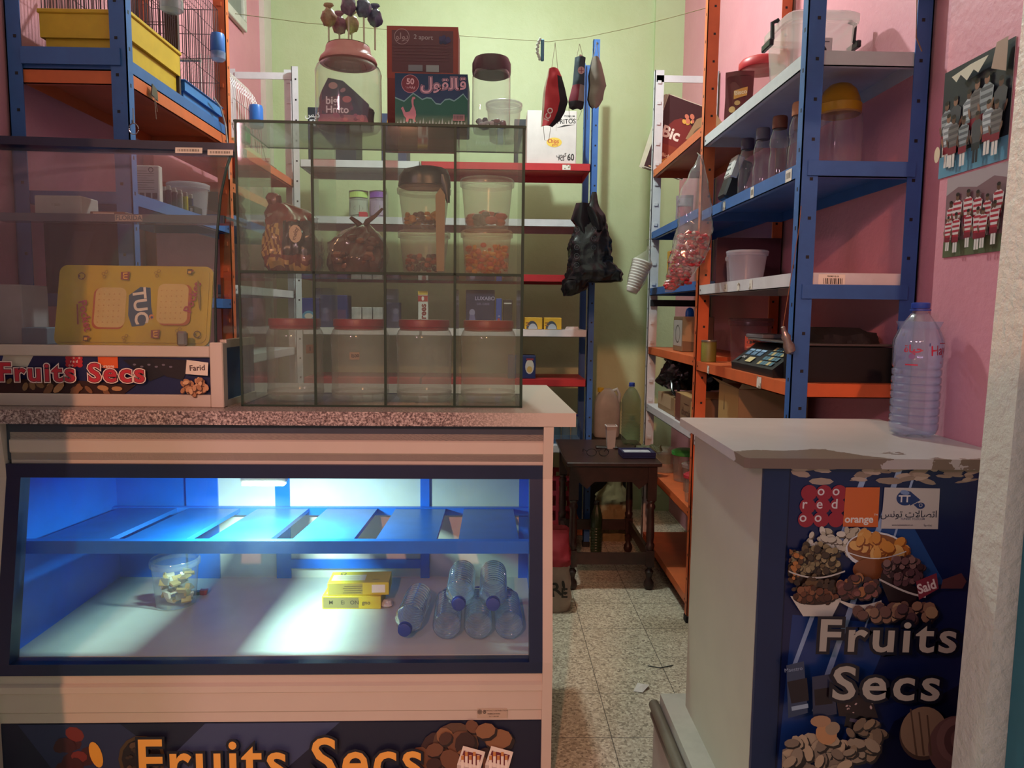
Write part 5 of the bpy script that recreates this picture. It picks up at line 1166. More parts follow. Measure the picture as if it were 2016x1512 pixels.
tag(MB().bag([(0, 0, 0, .12, .16), (.03, 0, 0, .12, .15), (.05, -.01, .02, .09, .09)], seed=44, amp=.12).build('black_cloth', mat('#1b1517', .85, 0, .3, 30), None, (1.19, 2.53, z+.1265), smooth=True), 'folded black cloth lying on the price scale behind the blue post', 'cloth')
t = bucket('plastic_tub', 'tall translucent tub with an orange label behind the price scale', 'tub', (1.135, 3.22, z), .092, .20, .86, clear('#8a6a66', .5, .2, .6), clear('#8a6468', .45, .25, .6))
decal('orange_label', [rc('#b8553a', -.03, 0, .065, .062), ell('#2b2422', -.01, .035, .012, .008), txt('#2b2422', 'MIL', .015, .036, .018, .02), rc('#e0a080', -.022, .008, .018, .008)], t, (0, 0, .065), (math.cos(-.25), math.sin(-.25), 0), wrap=.091)
t = thing('tin_can', 'olive green tin can at the back of the near orange shelf by the orange post', 'can', (.985, 3.335, z)); MB().lathe([(.03, 0), (.034, .002), (.034, .095), (.032, .098)], 24, cap0=True, cap1=True).build('can_body', mat('#75722f', .5), t, smooth=True); MB().lathe([(.035, .092), (.036, .095), (.035, .100), (.01, .099)], 24, cap1=True).build('can_rim', mat('#8d8a7c', .3, .6), t, smooth=True)
z = NL['x']+.0005
t = carton('cardboard_box', 'open cardboard box with printed lettering behind the right counter', 'box', .995, 1.285, 2.93, 3.19, z, z+.27, '#8d7450', lambda w_, h_: [rc('#6a5238', 0, 0, w_, h_*.12)], side_items=lambda w_, h_: [rc('#a98c58', 0, 0, w_, h_), txt('#3c3226', 'aring', w_*.55, h_*.38, .085, .02), pl('#3c3226', (w_*.28, h_*.6), (w_*.33, h_*.6), (w_*.30, h_*.86))], flaps=True)
# hanging charm
c = at(1552, 668, 2.375); t = thing('hanging_charm', 'small silvery bottle-shaped charm hanging on a thread beside the near blue post', 'charm', (.93, 2.27, c.z-.035), rot=(0, -.35, 0))
MB().lathe([(.004, -.01), (.016, 0), (.018, .02), (.012, .035), (.015, .05), (.009, .062), (.007, .07), (.007, .082), (.003, .084)], 14, cap0=True, cap1=True).build('charm_body', mat('#9c8f88', .25, .6, .3, 60), t, smooth=True)
MB().tube([(0, 0, .082), (.14, .0, .36), (.165, 0, .42)], .0012, 5).build('thread', mat('#8a5a3a', .8), t)
t = thing('rope_tuft', 'frayed rope tuft tied on the rear near blue post at the top', 'rope', (1.30, 2.26, 2.50))
rd = random.Random(2); m = MB()
for k in range(22): m.tube([(0, 0, .10), (rd.uniform(-.03, .03), rd.uniform(-.01, .0), .04), (rd.uniform(-.05, .05), rd.uniform(-.02, 0), rd.uniform(-.05, 0))], .002, 4)
m.build('fibres', mat('#7a5a44', .9), t); MB().tube([(0, -.005, .06), (-.045, -.005, -.05), (-.04, -.005, -.16), (-.02, -.005, -.20)], .002, 5).build('loose_strand', mat('#8a6a54', .9), t)

# ================================================================ RIGHT RACK, FAR BAY
z = FL['o1']+.0005
P0, P1, P2_, P3 = at(1266, 327, 4.55), at(1340, 333, 4.55), at(1392, 212, 4.55), at(1316, 184, 4.55)
ang = math.atan2((P3-P0).x, (P3-P0).z); Hc = (P3-P0).length; Wc = .26
for k, (lab, off) in enumerate((('front snack display card of the fanned set, with white lettering', 0), ('second snack display card fanned behind the front one', 1), ('third snack display card at the back of the fanned set', 2))):
    t = thing('snack_card', lab, 'card', (P0.x-.010*k, 4.545+.012*k, P0.z-.002), 0, 'snack display cards fanned at the far end of the right rack', (0, ang-.015*k, 0))
    B(0, Wc, 0, .004, 0, Hc).build('card_board', mat('#d8cdb8', .5), t)
    it = [rc('#3c1a1e', .004, .004, Wc-.008, Hc-.008), ell('#7a2a26', Wc*.55, Hc*.5, .09, .12), txt('#f0e6da', 'Bic', Wc*.36, Hc*.52, .095, .03), ('p', '#8a3a24', [(.05, .04), (.20, .04), (.19, .17), (.06, .17)]), txt('#f0d8b8', 'Bichips', .125, .105, .030, .02), rc('#caa070', .03, .012, .05, .006)]
    it += scatter(.125, .06, .06, .022, 18, ['#e0b050', '#c98a34', '#e8c878'], .008, .014, 5)+scatter(.16, Hc*.78, .05, .03, 8, ['#e0b050', '#d07a60', '#e8c060'], .01, .018, 6)
    if k == 0: decal('printed_front', it, t)
t = thing('cardboard_piece', 'tan printed cardboard piece leaning in front of the snack cards', 'cardboard', (1.0, 3.95, z+.06), rot=(-.1, .35, 0))
m = MB(); m.prism([(0, 0), (.17, 0), (.19, .13), (.10, .19), (.02, .12)], 0, .004); m.build('board', mat('#a89470', .8), t)
decal('printed_ovals', [ell('#6e6450', .05, .06, .016, .035, -.5), ell('#7d725a', .11, .09, .018, .038, -.5), ell('#6e6450', .15, .12, .012, .02)], t)
z = FL['b1']+.0005
t = snack('sweet_packet', 'small pink and silver packet at the edge of the far upper blue shelf', 'packet', (.955, 3.93, z), .09, .13, (0, 0, -.3), [rc('#a8505a', .01, .02, .07, .05), rc('#8f8a90', .01, .075, .07, .04)], foil('#9a8a90'))
z = FL['b2']+.0005
carton('yellow_box', 'thin yellow box standing on the far lower blue shelf behind the sweets bag', 'box', .98, 1.06, 4.05, 4.20, z, z+.20, '#b98c30', lambda w_, h_: [rc('#8a5a20', .01, .03, w_-.02, .03)])
z = FL['o2']+.0005
t = carton('cardboard_box', 'open cardboard box with a torn flap on the far orange shelf', 'box', 1.0, 1.17, 3.88, 4.08, z, z+.19, '#7c6248', lambda w_, h_: [('p', '#a78c66', [(.0, .06), (.10, .05), (.105, h_), (-.0, h_)])], side_items=lambda w_, h_: [rc('#a6a19a', .01, .03, w_-.02, h_-.05), ring('#5a544c', w_*.5, h_*.5, .05, .008, 18)])
t = thing('blue_brush', 'blue rounded plastic handle sticking up out of the torn cardboard box', 'brush', (1.065, 3.99, z+.14)); MB().lathe([(.02, 0), (.024, .03), (.024, .075), (.018, .092), (.004, .10)], 20, sy=.5, cap0=True, cap1=True).build('handle', mat('#1c6fd0', .35), t, smooth=True); B(-.006, .006, -.008, .008, -.10, .002).build('stem', mat('#1c6fd0', .35), t)
z = FL['w']+.0005
t = thing('black_bag', 'knotted black plastic bag lying on the cartons of the far white shelf', 'bag', (1.115, 4.12, z+.137), .2)
MB().bag([(0, 0, 0, .14, .14), (.05, 0, 0, .155, .17), (.13, .0, 0, .13, .14), (.19, -.05, 0, .06, .07), (.205, -.08, 0, .03, .03)], seed=51, amp=.2, fr=10).build('bag_body', mat('#141414', .22, 0, .2, 20), t, smooth=True)
m = MB(); m.tube([(-.10, -.09, .08), (-.17, -.12, .05), (-.18, -.16, .0), (-.17, -.20, -.03), (-.16, -.19, .02), (-.12, -.11, .04)], .010, 8); m.build('bag_handles', mat('#141414', .22, 0, .2, 20), t, smooth=True)
carton('chocolate_carton', 'flat cardboard carton with brown lettering near the orange post on the far white shelf', 'carton', .965, 1.28, 3.50, 3.84, z, z+.145, '#7d5f44', None, side_items=lambda w_, h_: [rc('#6b3a2e', 0, 0, w_*.3, h_), txt('#4a2c20', 'chocolat', w_*.66, h_*.42, .055, .02), rc('#4a2c20', w_*.5, h_*.7, w_*.3, .004), rc('#c49a5c', w_*.9, h_*.2, w_*.1, h_*.7)], flaps=False, top=lambda w_, d_: [rc('#b08d5e', .0, .0, w_, d_)])
carton('cardboard_carton', 'worn cardboard carton under the black bag on the far white shelf', 'carton', .975, 1.26, 3.90, 4.30, z, z+.10, '#8d7250', None, side_items=lambda w_, h_: [rc('#b09878', 0, h_*.3, w_*.8, h_*.7)])
z = FL['o3']+.0005
def lidtub(label, x, y, r, h, lc, z=z):
    t = bucket('plastic_tub', label, 'tub', (x, y, z), r, h, .86, None, clear('#bdb0a2', .32, .2, .7), group='tubs on the low far orange shelf', rim=False)
    MB().lathe([(r*1.02, h*.88), (r*1.08, h*.9), (r*1.08, h*1.0), (r*.8, h*1.06), (r*.1, h*1.06)], 28, cap1=True).build('tub_lid', lc, t, smooth=True)
    return t
lidtub('tub with bright green lid on the low orange shelf beside the table', 1.085, 4.04, .075, .17, mat('#3f9a44', .4))
lidtub('tub with clear lid on the low orange shelf, between the green and red lids', 1.06, 3.78, .06, .15, clear('#c8c0ba', .45, .2))
lidtub('tub with red lid on the low orange shelf nearest the orange post', 1.01, 3.57, .055, .14, mat('#a82c38', .4))
lidtub('wide low tub with pale lid on the low orange shelf, farthest from the camera', 1.03, 4.30, .09, .13, clear('#a8a098', .5, .2))

# ================================================================ HANGING THINGS
def hp(x, y, Y=3.5): return at(x, y, Y)
ls = [hp(x, y) for x, y in ((463, 27), (600, 45), (760, 58), (900, 70), (1000, 77), (1080, 82), (1150, 74), (1240, 55), (1320, 35), (1397, 14))]
o = MB().tube([(p.x, p.y, p.z) for p in ls], .0016, 5).build('hanging_string', mat('#8a8458', .8)); tag(o, 'thin string stretched between the two orange posts across the shop', 'string')
def mask(label, rows, mats, strap_top, strap_low, Y=3.5, fn=None):
    c = hp(*strap_top[0]); t = thing('face_mask', label, 'face mask', (c.x, Y, c.z), 0, 'cloth face masks hanging on the string')
    rr = []
    for y, a, b in rows:
        A_, B2 = hp(a, y, Y), hp(b, y, Y); rr.append((A_.z-c.z, A_.x-c.x, B2.x-c.x))
    fine = []
    for p, q_ in zip(rr[:-1], rr[1:]):
        for k in range(4): fine.append(tuple(p[i]+(q_[i]-p[i])*k/4 for i in range(3)))
    fine.append(rr[-1])
    m = MB(); m.sheet(fine, 12, .022, .006, seed=len(rows), wr=.006)
    if fn:
        nf = len(fine)
        for k, f in enumerate(m.f):
            v = sum((m.v[i] for i in f), Vector())/len(f); m.mi[k] = fn(v.x, v.z, rr)
    m.build('mask_cloth', mats, t, smooth=True)
    m = MB()
    for tgt in strap_top[1:]: p = hp(tgt[0], tgt[1], Y); m.tube([(0, 0, 0), (p.x-c.x, 0, p.z-c.z)], .0013, 5)
    m.build('ear_loop', mat('#b9b49a', .8), t)
    if strap_low:
        pp = [hp(x, y, Y) for x, y in strap_low]; MB().tube([(p.x-c.x, 0.004, p.z-c.z) for p in pp], .0011, 5).build('ear_loop', mat('#8d8876', .8), t)
    return t, c
def u_of(x, z, rr):
    for p, q_ in zip(rr[:-1], rr[1:]):
        if q_[0] <= z <= p[0]:
            k = (z-p[0])/(q_[0]-p[0]) if q_[0] != p[0] else 0
            a = p[1]+(q_[1]-p[1])*k; b = p[2]+(q_[2]-p[2])*k; return (x-a)/max(1e-4, b-a)
    return .5
t, c = mask('red and black cloth face mask hanging on the string, left of the three', [(135, 1080, 1099), (150, 1077, 1106), (172, 1071, 1112), (200, 1068, 1118), (220, 1067, 1112), (236, 1066, 1103), (249, 1065, 1088)],
     [mat('#b8323a', .85), mat('#1e1c22', .85), mat('#b8a890', .85)], ((1093, 84), (1086, 136), (1098, 136)), ((1070, 247), (1072, 275), (1080, 278), (1085, 248)), fn=lambda x, z, rr: 1 if u_of(x, z, rr) > .68 and z < rr[1][0] else (2 if u_of(x, z, rr) < .12 else 0))
b_ = hp(1080, 228); decal('white_lettering', [txt('#e0d6d0', 'ICO', 0, 0, .035, .02, 1.2)], t, (b_.x-c.x, -.026, b_.z-c.z))
t, c = mask('blue cloth face mask with a round patch, middle of the three on the string', [(113, 1132, 1153), (125, 1131, 1152), (160, 1128, 1151), (168, 1127, 1151), (200, 1119, 1150), (213, 1121, 1148), (216, 1128, 1143)],
     [mat('#38454f', .85), mat('#7d2a3a', .85), mat('#8d8480', .85), mat('#2a2328', .85)], ((1141, 86), (1135, 114), (1148, 114)), ((1120, 210), (1121, 232), (1138, 236), (1146, 216)), fn=lambda x, z, rr: 0 if z > rr[3][0] else (3 if z < rr[4][0] else (1 if u_of(x, z, rr) < .55 else 2)))
b_ = hp(1143, 142); decal('round_patch', [ell('#b98a8c', 0, 0, .016, .017, 0, 18), rc('#7a2f3c', -.012, -.002, .024, .003), rc('#7a2f3c', -.001, -.012, .003, .024), ell('#c9a0a0', -.004, .066, .007, .004)], t, (b_.x-c.x, -.026, b_.z-c.z))
mask('plain grey cloth face mask, right of the three on the string', [(113, 1166, 1179), (125, 1163, 1184), (150, 1158, 1190), (168, 1159, 1194), (178, 1158, 1190), (196, 1156, 1187), (208, 1160, 1180), (214, 1166, 1173)],
     [mat('#877d72', .9), mat('#2a2626', .8)], ((1175, 82), (1168, 114), (1179, 114)), ((1157, 205), (1157, 235)), fn=lambda x, z, rr: 1 if u_of(x, z, rr) < .10 else 0)
c = hp(1063, 78); t = thing('hair_clip', 'pale blue hair clip with beads clipped on the string', 'clip', (c.x, 3.495, c.z))
m = MB(); m.rbox(.004, .020, -.006, .006, -.098, .0, .004); m.build('clip_bar', mat('#4f7f9c', .35), t)
rd = random.Random(9); m = MB()
for k in range(16): m.sph((.002-.014*math.sin(PI*(k+.5)/16)+rd.uniform(-.003, .003), -.004, -.006*k), .0065, 8)
m.build('beads', mat('#c9d0c6', .3), t, smooth=True)
# black bag on the blue post of the back rack
Yb = 4.44
def bagpx(rows, Y, d):                                  # rows (py, pxl, pxr, half depth)
    out = []
    for py, a, b, dd in rows:
        A_, B2 = at(a, py, Y), at(b, py, Y); out.append((A_.z, (A_.x+B2.x)/2, Y, (B2.x-A_.x)/2, dd))
    return out[::-1]
r0 = bagpx([(378, 1166, 1174, .01), (400, 1160, 1178, .02), (425, 1143, 1190, .04), (450, 1130, 1196, .06), (480, 1120, 1200, .08), (515, 1117, 1204, .09), (535, 1118, 1226, .10), (552, 1112, 1225, .09), (556, 1118, 1180, .06)], Yb, 0)
zb0 = r0[0][0]; r0 = [(r[0]-zb0, r[1]-r0[0][1], 0, r[3], r[4]) for r in r0] if False else r0
bx0 = r0[0][1]
t = thing('black_bag', 'full black plastic carrier bag hanging on the blue post of the back rack', 'bag', (bx0, Yb, zb0))
BAGM = mat('#17181a', .25, 0, .5, 55)
MB().bag([(r[0]-zb0, r[1]-bx0, 0, r[3], r[4]) for r in r0], seed=61, amp=.10, fr=11).build('bag_body', BAGM, t, smooth=True)
r1 = bagpx([(552, 1108, 1160, .05), (570, 1106, 1152, .045), (583, 1108, 1125, .02)], Yb-.05, 0)
MB().bag([(r[0]-zb0, r[1]-bx0, -.06, r[3], r[4]) for r in r1], seed=62, amp=.16, fr=12).build('bag_bulge', BAGM, t, smooth=True)
m = MB(); m.sheet([(.56*.62, -.06, .02), (.40*.62, -.09, .03), (.27*.62, -.02, .0)], 6, .02, .002, wr=.02, seed=5); m.sheet([(.52*.62, .0, .05), (.42*.62, .02, .10), (.30*.62, .05, .11)], 6, .02, .002, wr=.02, seed=8)
m.build('bag_handles', BAGM, t, loc=(0, -.05, .12), smooth=True)
it = []
for j in range(5):
    for s in (-1, 1): c_ = (s*.05+.005, .10+.052*j); it += [ring('#4a4c4e', c_[0], c_[1], .016, .0018, 14), rc('#3f4143', c_[0]-.008, c_[1]-.006, .016, .0015), rc('#3f4143', c_[0]-.006, c_[1], .012, .0015), rc('#3f4143', c_[0]-.008, c_[1]+.005, .016, .0015)]
decal('printed_marks', it, t, (-.01, -.098, 0), step=.00002, bend=lambda x, y: .02*math.cos(x*14)-.028)
# clear bag of red sweets on the orange post
Yc = 3.12
rows = bagpx([(305, 1376, 1383, .006), (330, 1364, 1388, .02), (365, 1347, 1394, .035), (400, 1335, 1400, .045), (440, 1336, 1402, .055), (475, 1328, 1398, .07), (510, 1318, 1384, .07), (545, 1314, 1362, .05), (568, 1311, 1332, .02), (575, 1309, 1322, .01)], Yc, 0)
z0b, x0b = rows[0][0], rows[0][1]
t = thing('sweets_bag', 'clear plastic bag of red wrapped sweets hanging on the orange post', 'bag', (x0b, Yc, z0b))
MB().bag([(r[0]-z0b, r[1]-x0b, 0, r[3], r[4]) for r in rows], seed=71, amp=.09, fr=13, n=64).build('bag_film', clear('#d9d2d4', .20, .10, 1.8), t, smooth=True)
MB().tube([(rows[-1][1]-x0b, 0, rows[-1][0]-z0b-.005), (rows[-1][1]-x0b+.012, .10, rows[-1][0]-z0b+.03), (.934-x0b, .270, rows[-1][0]-z0b+.04), (.9425-x0b, .284, rows[-1][0]-z0b+.02)], .002, 5).build('hook', mat('#a09a96', .3, .6), t)
rd = random.Random(14); m = MB(); n_ = 0
for r in [rr_ for rr_ in rows if rr_[0] < at(1360, 465, Yc).z]:
    for k in range(75):
        a = rd.random()*2*PI; q_ = rd.uniform(.45, .93); zz = r[0]-z0b+rd.uniform(-.03, .035)
        if zz < .015: continue
        m.T = Matrix.Translation((r[1]-x0b+r[3]*q_*math.cos(a), r[4]*q_*math.sin(a), zz)) @ Matrix.Rotation(rd.random()*3, 4, 'Z') @ Matrix.Rotation(rd.random()*3, 4, 'X')
        m.sph((0, 0, 0), (.016, .008, .007), 8, m=rd.choice((0, 0, 0, 1, 2)), seed=k, amp=.3)
m.T = None
tag(m.build('red_sweets', [foil('#b82c38', .3), foil('#cf4a50', .25), foil('#b9a8a0', .25)], None, (x0b, Yc, z0b), smooth=True), 'mass of red and silver wrapped sweets inside the clear hanging bag', 'sweets', None, 'stuff')
# bag of white cups on the far white post
Yd = 4.30; c = at(1258, 535, Yd); t = thing('cup_stack', 'slanted stack of white plastic cups in a clear bag hanging on the far white post', 'cups', (c.x, Yd, c.z), rot=(0, .32, 0))
m = MB()
m.lathe([(.030, -.125), (.034, -.12)]+[(.036+.0018*k+(.006 if j else 0), -.11+.016*k+.010*j) for k in range(11) for j in (0, 1)]+[(.055, .068), (.02, .07)], 24, cap0=True, cap1=True); m.build('cups', mat('#e6e2dc', .5), t, smooth=True)
MB().bag([(-.13, 0, 0, .03, .03), (-.06, 0, 0, .05, .05), (.06, .0, 0, .062, .062), (.09, .0, 0, .04, .03), (.13, .005, 0, .008, .008), (.16, .01, 0, .012, .01)], seed=81, amp=.06, sq=2.2).build('bag_film', clear('#d9d6cc', .15, .1, 1.2), t, smooth=True)
MB().tube([(0, 0, .15), (-.02, 0, .19), (.03, .03, .22)], .0015, 5).build('hook', mat('#6c6a66', .4), t)

# ================================================================ BACK RACK THINGS
def kbox(name, label, cat, px0, py0, px1, py1, lv, col, items=None, Y=4.62, d=.12, **kw):
    x0, x1, z0, z1 = fpx(px0, py0, px1, py1, Y, KL[lv]+.0005)
    return carton(name, label, cat, x0, x1, Y, Y+d, z0, z1, col, items, **kw)
kbox('snack_carton', 'white snack carton with black lettering on the top red shelf of the back rack', 'carton', 1037, 212, 1136, 316, 'a', '#cfc8c4',
     lambda w_, h_: [rc('#b5aca4', w_*.58, h_*.62, .004, h_*.38), txt('#1f1c1c', 'FRITOS', w_*.79, h_*.80, .040, .02, .05, .9), pl('#1f1c1c', (w_*.60, h_*.68), (w_*.97, h_*.745), (w_*.75, h_*.735)), txt('#4a4544', 'PREMIUM', w_*.85, h_*.90, .016, .01), ell('#d9b84a', w_*.55, h_*.41, w_*.155, h_*.09, 0, 22), txt('#b0402c', 'Chips', w_*.53, h_*.43, .034, .02, 0, .9), txt('#b0402c', 'gold', w_*.57, h_*.37, .022, .01),
                     txt('#1f1c1c', '60', w_*.89, h_*.13, .055, .02, 0, .8), txt('#1f1c1c', 'PCS', w_*.70, h_*.10, .028, .02, 0, .8), txt('#1f1c1c', '\ufedb\ufef4\ufeb2'[::-1], w_*.70, h_*.18, .030, .01)], Y=4.59, d=.25)
kbox('dark_carton', 'black carton behind the white snack carton on the top red shelf', 'carton', 1012, 214, 1062, 318, 'a', '#1d2026', None, Y=4.86, d=.1)
kbox('dark_carton', 'black carton with white print, mostly hidden behind the big candy jar', 'carton', 607, 204, 700, 312, 'a', '#23262e', lambda w_, h_: [txt('#d8d6d6', '\ufedb\ufef4\ufeb2'[::-1], .03, h_*.86, .045, .02), rc('#c9c9cc', .012, h_*.66, .035, .04), txt('#23262e', 'f', .03, h_*.72, .04, .03)], Y=4.66, d=.22)
kbox('blue_carton', 'navy carton with a yellow emblem showing between candy jar and green box', 'carton', 751, 213, 800, 312, 'a', '#2a3350', lambda w_, h_: [ell('#d0a030', w_*.42, h_*.83, .03, .035), txt('#a83028', 'ch', w_*.42, h_*.83, .03, .03)], Y=4.66, d=.2)
gsn = 'snack packets on the second shelf of the back rack'
for lab, px_, c, c2 in (('green and silver snack packet on the second back shelf', 687, '#a9c46a', '#8f9484'), ('violet and clear snack packet beside the green one on the back shelf', 727, '#7a4a9a', '#8d7d92')):
    a = at(px_, 425, 4.66); snack('snack_packet', lab, 'packet', (a.x, 4.66, KL['b']+.0005), .12, .175, (-.1, 0, .1), [rc(c, .005, .13, .11, .035), rc(c2, .01, .02, .1, .09), ell('#6a6a5c', .06, .06, .03, .02)], foil(c2), group=gsn, th=.05)
kbox('red_packet', 'small red packet on the second back shelf below the snack packets', 'packet', 706, 420, 722, 431, 'b', '#a83238', Y=4.60, d=.05)
kbox('blue_carton', 'small blue carton with a white cup picture at the left of the fourth back shelf', 'carton', 591, 583, 628, 640, 'd', '#232f7c', lambda w_, h_: [ell('#4a8cae', w_*.45, h_*.35, w_*.35, h_*.22), ell('#c9c0b4', w_*.45, h_*.38, w_*.22, h_*.10)], Y=4.60, d=.12)
kbox('violet_carton', 'wide violet-blue carton beside the small blue one on the fourth back shelf', 'carton', 631, 577, 683, 640, 'd', '#2c2e66', lambda w_, h_: [rc('#54345c', w_*.2, h_*.2, w_*.75, h_*.35)], Y=4.60, d=.14)
gfp = 'silver foil packs in a row on the fourth back shelf'
for k in range(3): kbox('foil_pack', ('left silver foil pack on the fourth back shelf', 'middle silver foil pack on the fourth back shelf', 'right silver foil pack on the fourth back shelf')[k], 'pack', 692+21*k, 600, 711+21*k, 640, 'd', foil('#b5b2ae', .3), Y=4.60, d=.1, group=gfp)
kbox('dark_packet', 'dark purple packet right of the foil packs on the fourth back shelf', 'packet', 760, 590, 786, 640, 'd', '#3a3048', Y=4.60, d=.1)
kbox('gum_box', 'upright white chewing gum box with red lettering on the fourth back shelf', 'box', 823, 575, 842, 648, 'd', '#d5cfc8', lambda w_, h_: [txt('#8c2a20', 'Trees', w_*.55, h_*.38, .055, .03, PI/2), rc('#a83226', w_*.0, h_*.72, w_, h_*.16), rc('#d8b23a', 0, h_*.90, w_, h_*.10), ell('#e8e0d8', w_*.5, h_*.8, .008, .014)], Y=4.60, d=.05)
kbox('gel_carton', 'dark violet carton with pale lettering on the fourth back shelf behind the glass cabinet', 'carton', 917, 572, 974, 648, 'd', '#252448', lambda w_, h_: [txt('#9a94b4', 'LUXABO', w_*.66, h_*.78, .032, .02), txt('#7a749a', 'GEL CARE', w_*.6, h_*.64, .018, .02), ell('#8d87a6', w_*.22, h_*.42, .018, .022), pl('#6a6590', (w_*.1, .04), (w_*.36, .04), (w_*.30, h_*.36), (w_*.14, h_*.36))], Y=4.60, d=.14)
kbox('blue_box', 'small bright blue box right of the dark violet carton on the back shelf', 'box', 976, 588, 988, 648, 'd', '#2c4ca0', lambda w_, h_: [ell('#b03a34', w_*.5, h_*.3, .008, .012), txt('#e8e0dc', '18', w_*.5, h_*.42, .012, .01)], Y=4.60, d=.1)
kbox('dark_box', 'dark box with a white corner beside the small bright blue box', 'box', 990, 590, 1009, 648, 'd', '#2b2426', lambda w_, h_: [rc('#cfcac6', w_*.1, h_*.85, w_*.8, .008)], Y=4.60, d=.1)
for k, (a, b) in enumerate(((1033, 1068), (1071, 1106))):
    kbox('bulb_box', ('left yellow box with a dark arch on the fourth back shelf', 'right yellow box with a dark arch on the fourth back shelf')[k], 'box', a, 618, b, 641, 'd', '#d0a02c', lambda w_, h_: [('p', '#3b4250', [(w_*.42+.036*math.cos(PI*i/10), .004+.05*math.sin(PI*i/10)) for i in range(11)]), ('p', '#a3a6ae', [(w_*.46+.028*math.cos(PI*i/10), .002+.035*math.sin(PI*i/10)) for i in range(11)]), rc('#8a5a24', w_*.05, h_*.5, w_*.2, .008), rc('#8a5a24', w_*.05, h_*.3, w_*.2, .006)], Y=4.60, d=.12, group='yellow boxes on the fourth back shelf')
m = MB(); m.sheet([(0, 0, .09), (.02, .01, .085)], 4, -.01, .002); a = at(1112, 640, 4.62); tag(m.build('folded_receipt', mat('#cbc4c0', .7), None, (a.x, 4.62, KL['d']+.0005)), 'white folded slip of paper at the right end of the fourth back shelf', 'paper')
kbox('biscuit_carton', 'dark blue carton with a cup picture on the low red back shelf', 'carton', 1000, 692, 1055, 737, 'e', '#1d2c60', lambda w_, h_: [ell('#cfc6ba', w_*.78, h_*.52, w_*.16, h_*.32), ell('#d0a860', w_*.78, h_*.40, w_*.10, h_*.14), rc('#8d3038', w_*.66, h_*.8, w_*.26, h_*.08)], Y=4.60, d=.14)
gb2 = 'small water bottles on the low white back shelf'
mb0 = None
for k, lab in enumerate(('left small blue-tinted water bottle on the low white back shelf', 'middle small blue-tinted water bottle on the low white back shelf', 'right small blue-tinted water bottle on the low white back shelf')):
    a = at(1094+19*k, 880, 4.68); loc = (a.x, 4.66, KL['f']+.0005)
    if mb0 is None: mb0 = bottle('small_water_bottle', lab, loc, .030, .19, clear('#7fa6c8', .2, .05, 1.0, 0, '#c9e0f0', 1.33), group=gb2, neck=.012)
    else: dup(mb0, loc, 0, lab)
# jug behind the table and what stands under it
a = at(1199, 850, 4.90)
carton('storage_crate', 'dark crate standing on the floor right of the back rack, under the white jug', 'crate', .68, .93, 5.02, 5.30, 0, .62, '#2c2a26')
t = thing('water_jug', 'white plastic jug with yellow cap behind the dark table', 'jug', (.80, 5.15, .6205))
MB().lathe([(.02, .002), (.085, .003), (.092, .02), (.092, .20), (.088, .25), (.07, .30), (.045, .335), (.03, .345), (.03, .35)], 32, sq=3.2, sy=.7, cap0=True, cap1=True).build('jug_body', mat('#b9b8b0', .45), t, smooth=True)
MB().tube([(.035, 0, .33), (.07, 0, .345), (.088, 0, .31), (.086, 0, .25)], .012, 10).build('jug_handle', mat('#b9b8b0', .45), t, smooth=True)
MB().lathe([(.024, .345), (.024, .372), (.018, .376)], 20, (-.045, 0, -.02), cap0=True, cap1=True).build('jug_cap', mat('#d6b52c', .4), t)
t = thing('beige_sack', 'slumped beige sack standing on the floor behind the dark table', 'sack', (.80, 4.78, 0))
MB().bag([(0, 0, 0, .13, .11), (.10, 0, 0, .13, .13), (.28, .0, 0, .11, .10), (.36, .01, 0, .05, .05), (.42, .01, 0, .06, .04)], seed=91, amp=.12).build('sack_body', mat('#8a7a55', .9), t, smooth=True)
for nm, lab, px_, c, hh in (('green_bottle', 'dark green bottle standing on the floor under the back rack end', 1168, '#2a3c24', .34),):
    a = at(px_, 1000, 4.72); bottle(nm, lab, (a.x-.02, 4.42, 0), .035, hh, mat(c, .3), cap=BLACKP)
t = thing('red_crate', 'small red plastic crate on the lowest shelf of the back rack', 'crate', (.30, 4.62, KL['g']+.0005))
m = MB()
for zz in (0, .10, .20, .30): m.box(0, .22, 0, .012, zz, zz+.03); m.box(0, .22, .26, .272, zz, zz+.03); m.box(0, .012, .012, .26, zz, zz+.03); m.box(.208, .22, .012, .26, zz, zz+.03)
for x in (0, .10, .20): m.box(x, x+.02, -.002, .014, 0, .33); m.box(x, x+.02, .258, .274, 0, .33)
m.box(0, .22, 0, .27, 0, .008); m.build('crate_body', mat('#9c2638', .45), t)

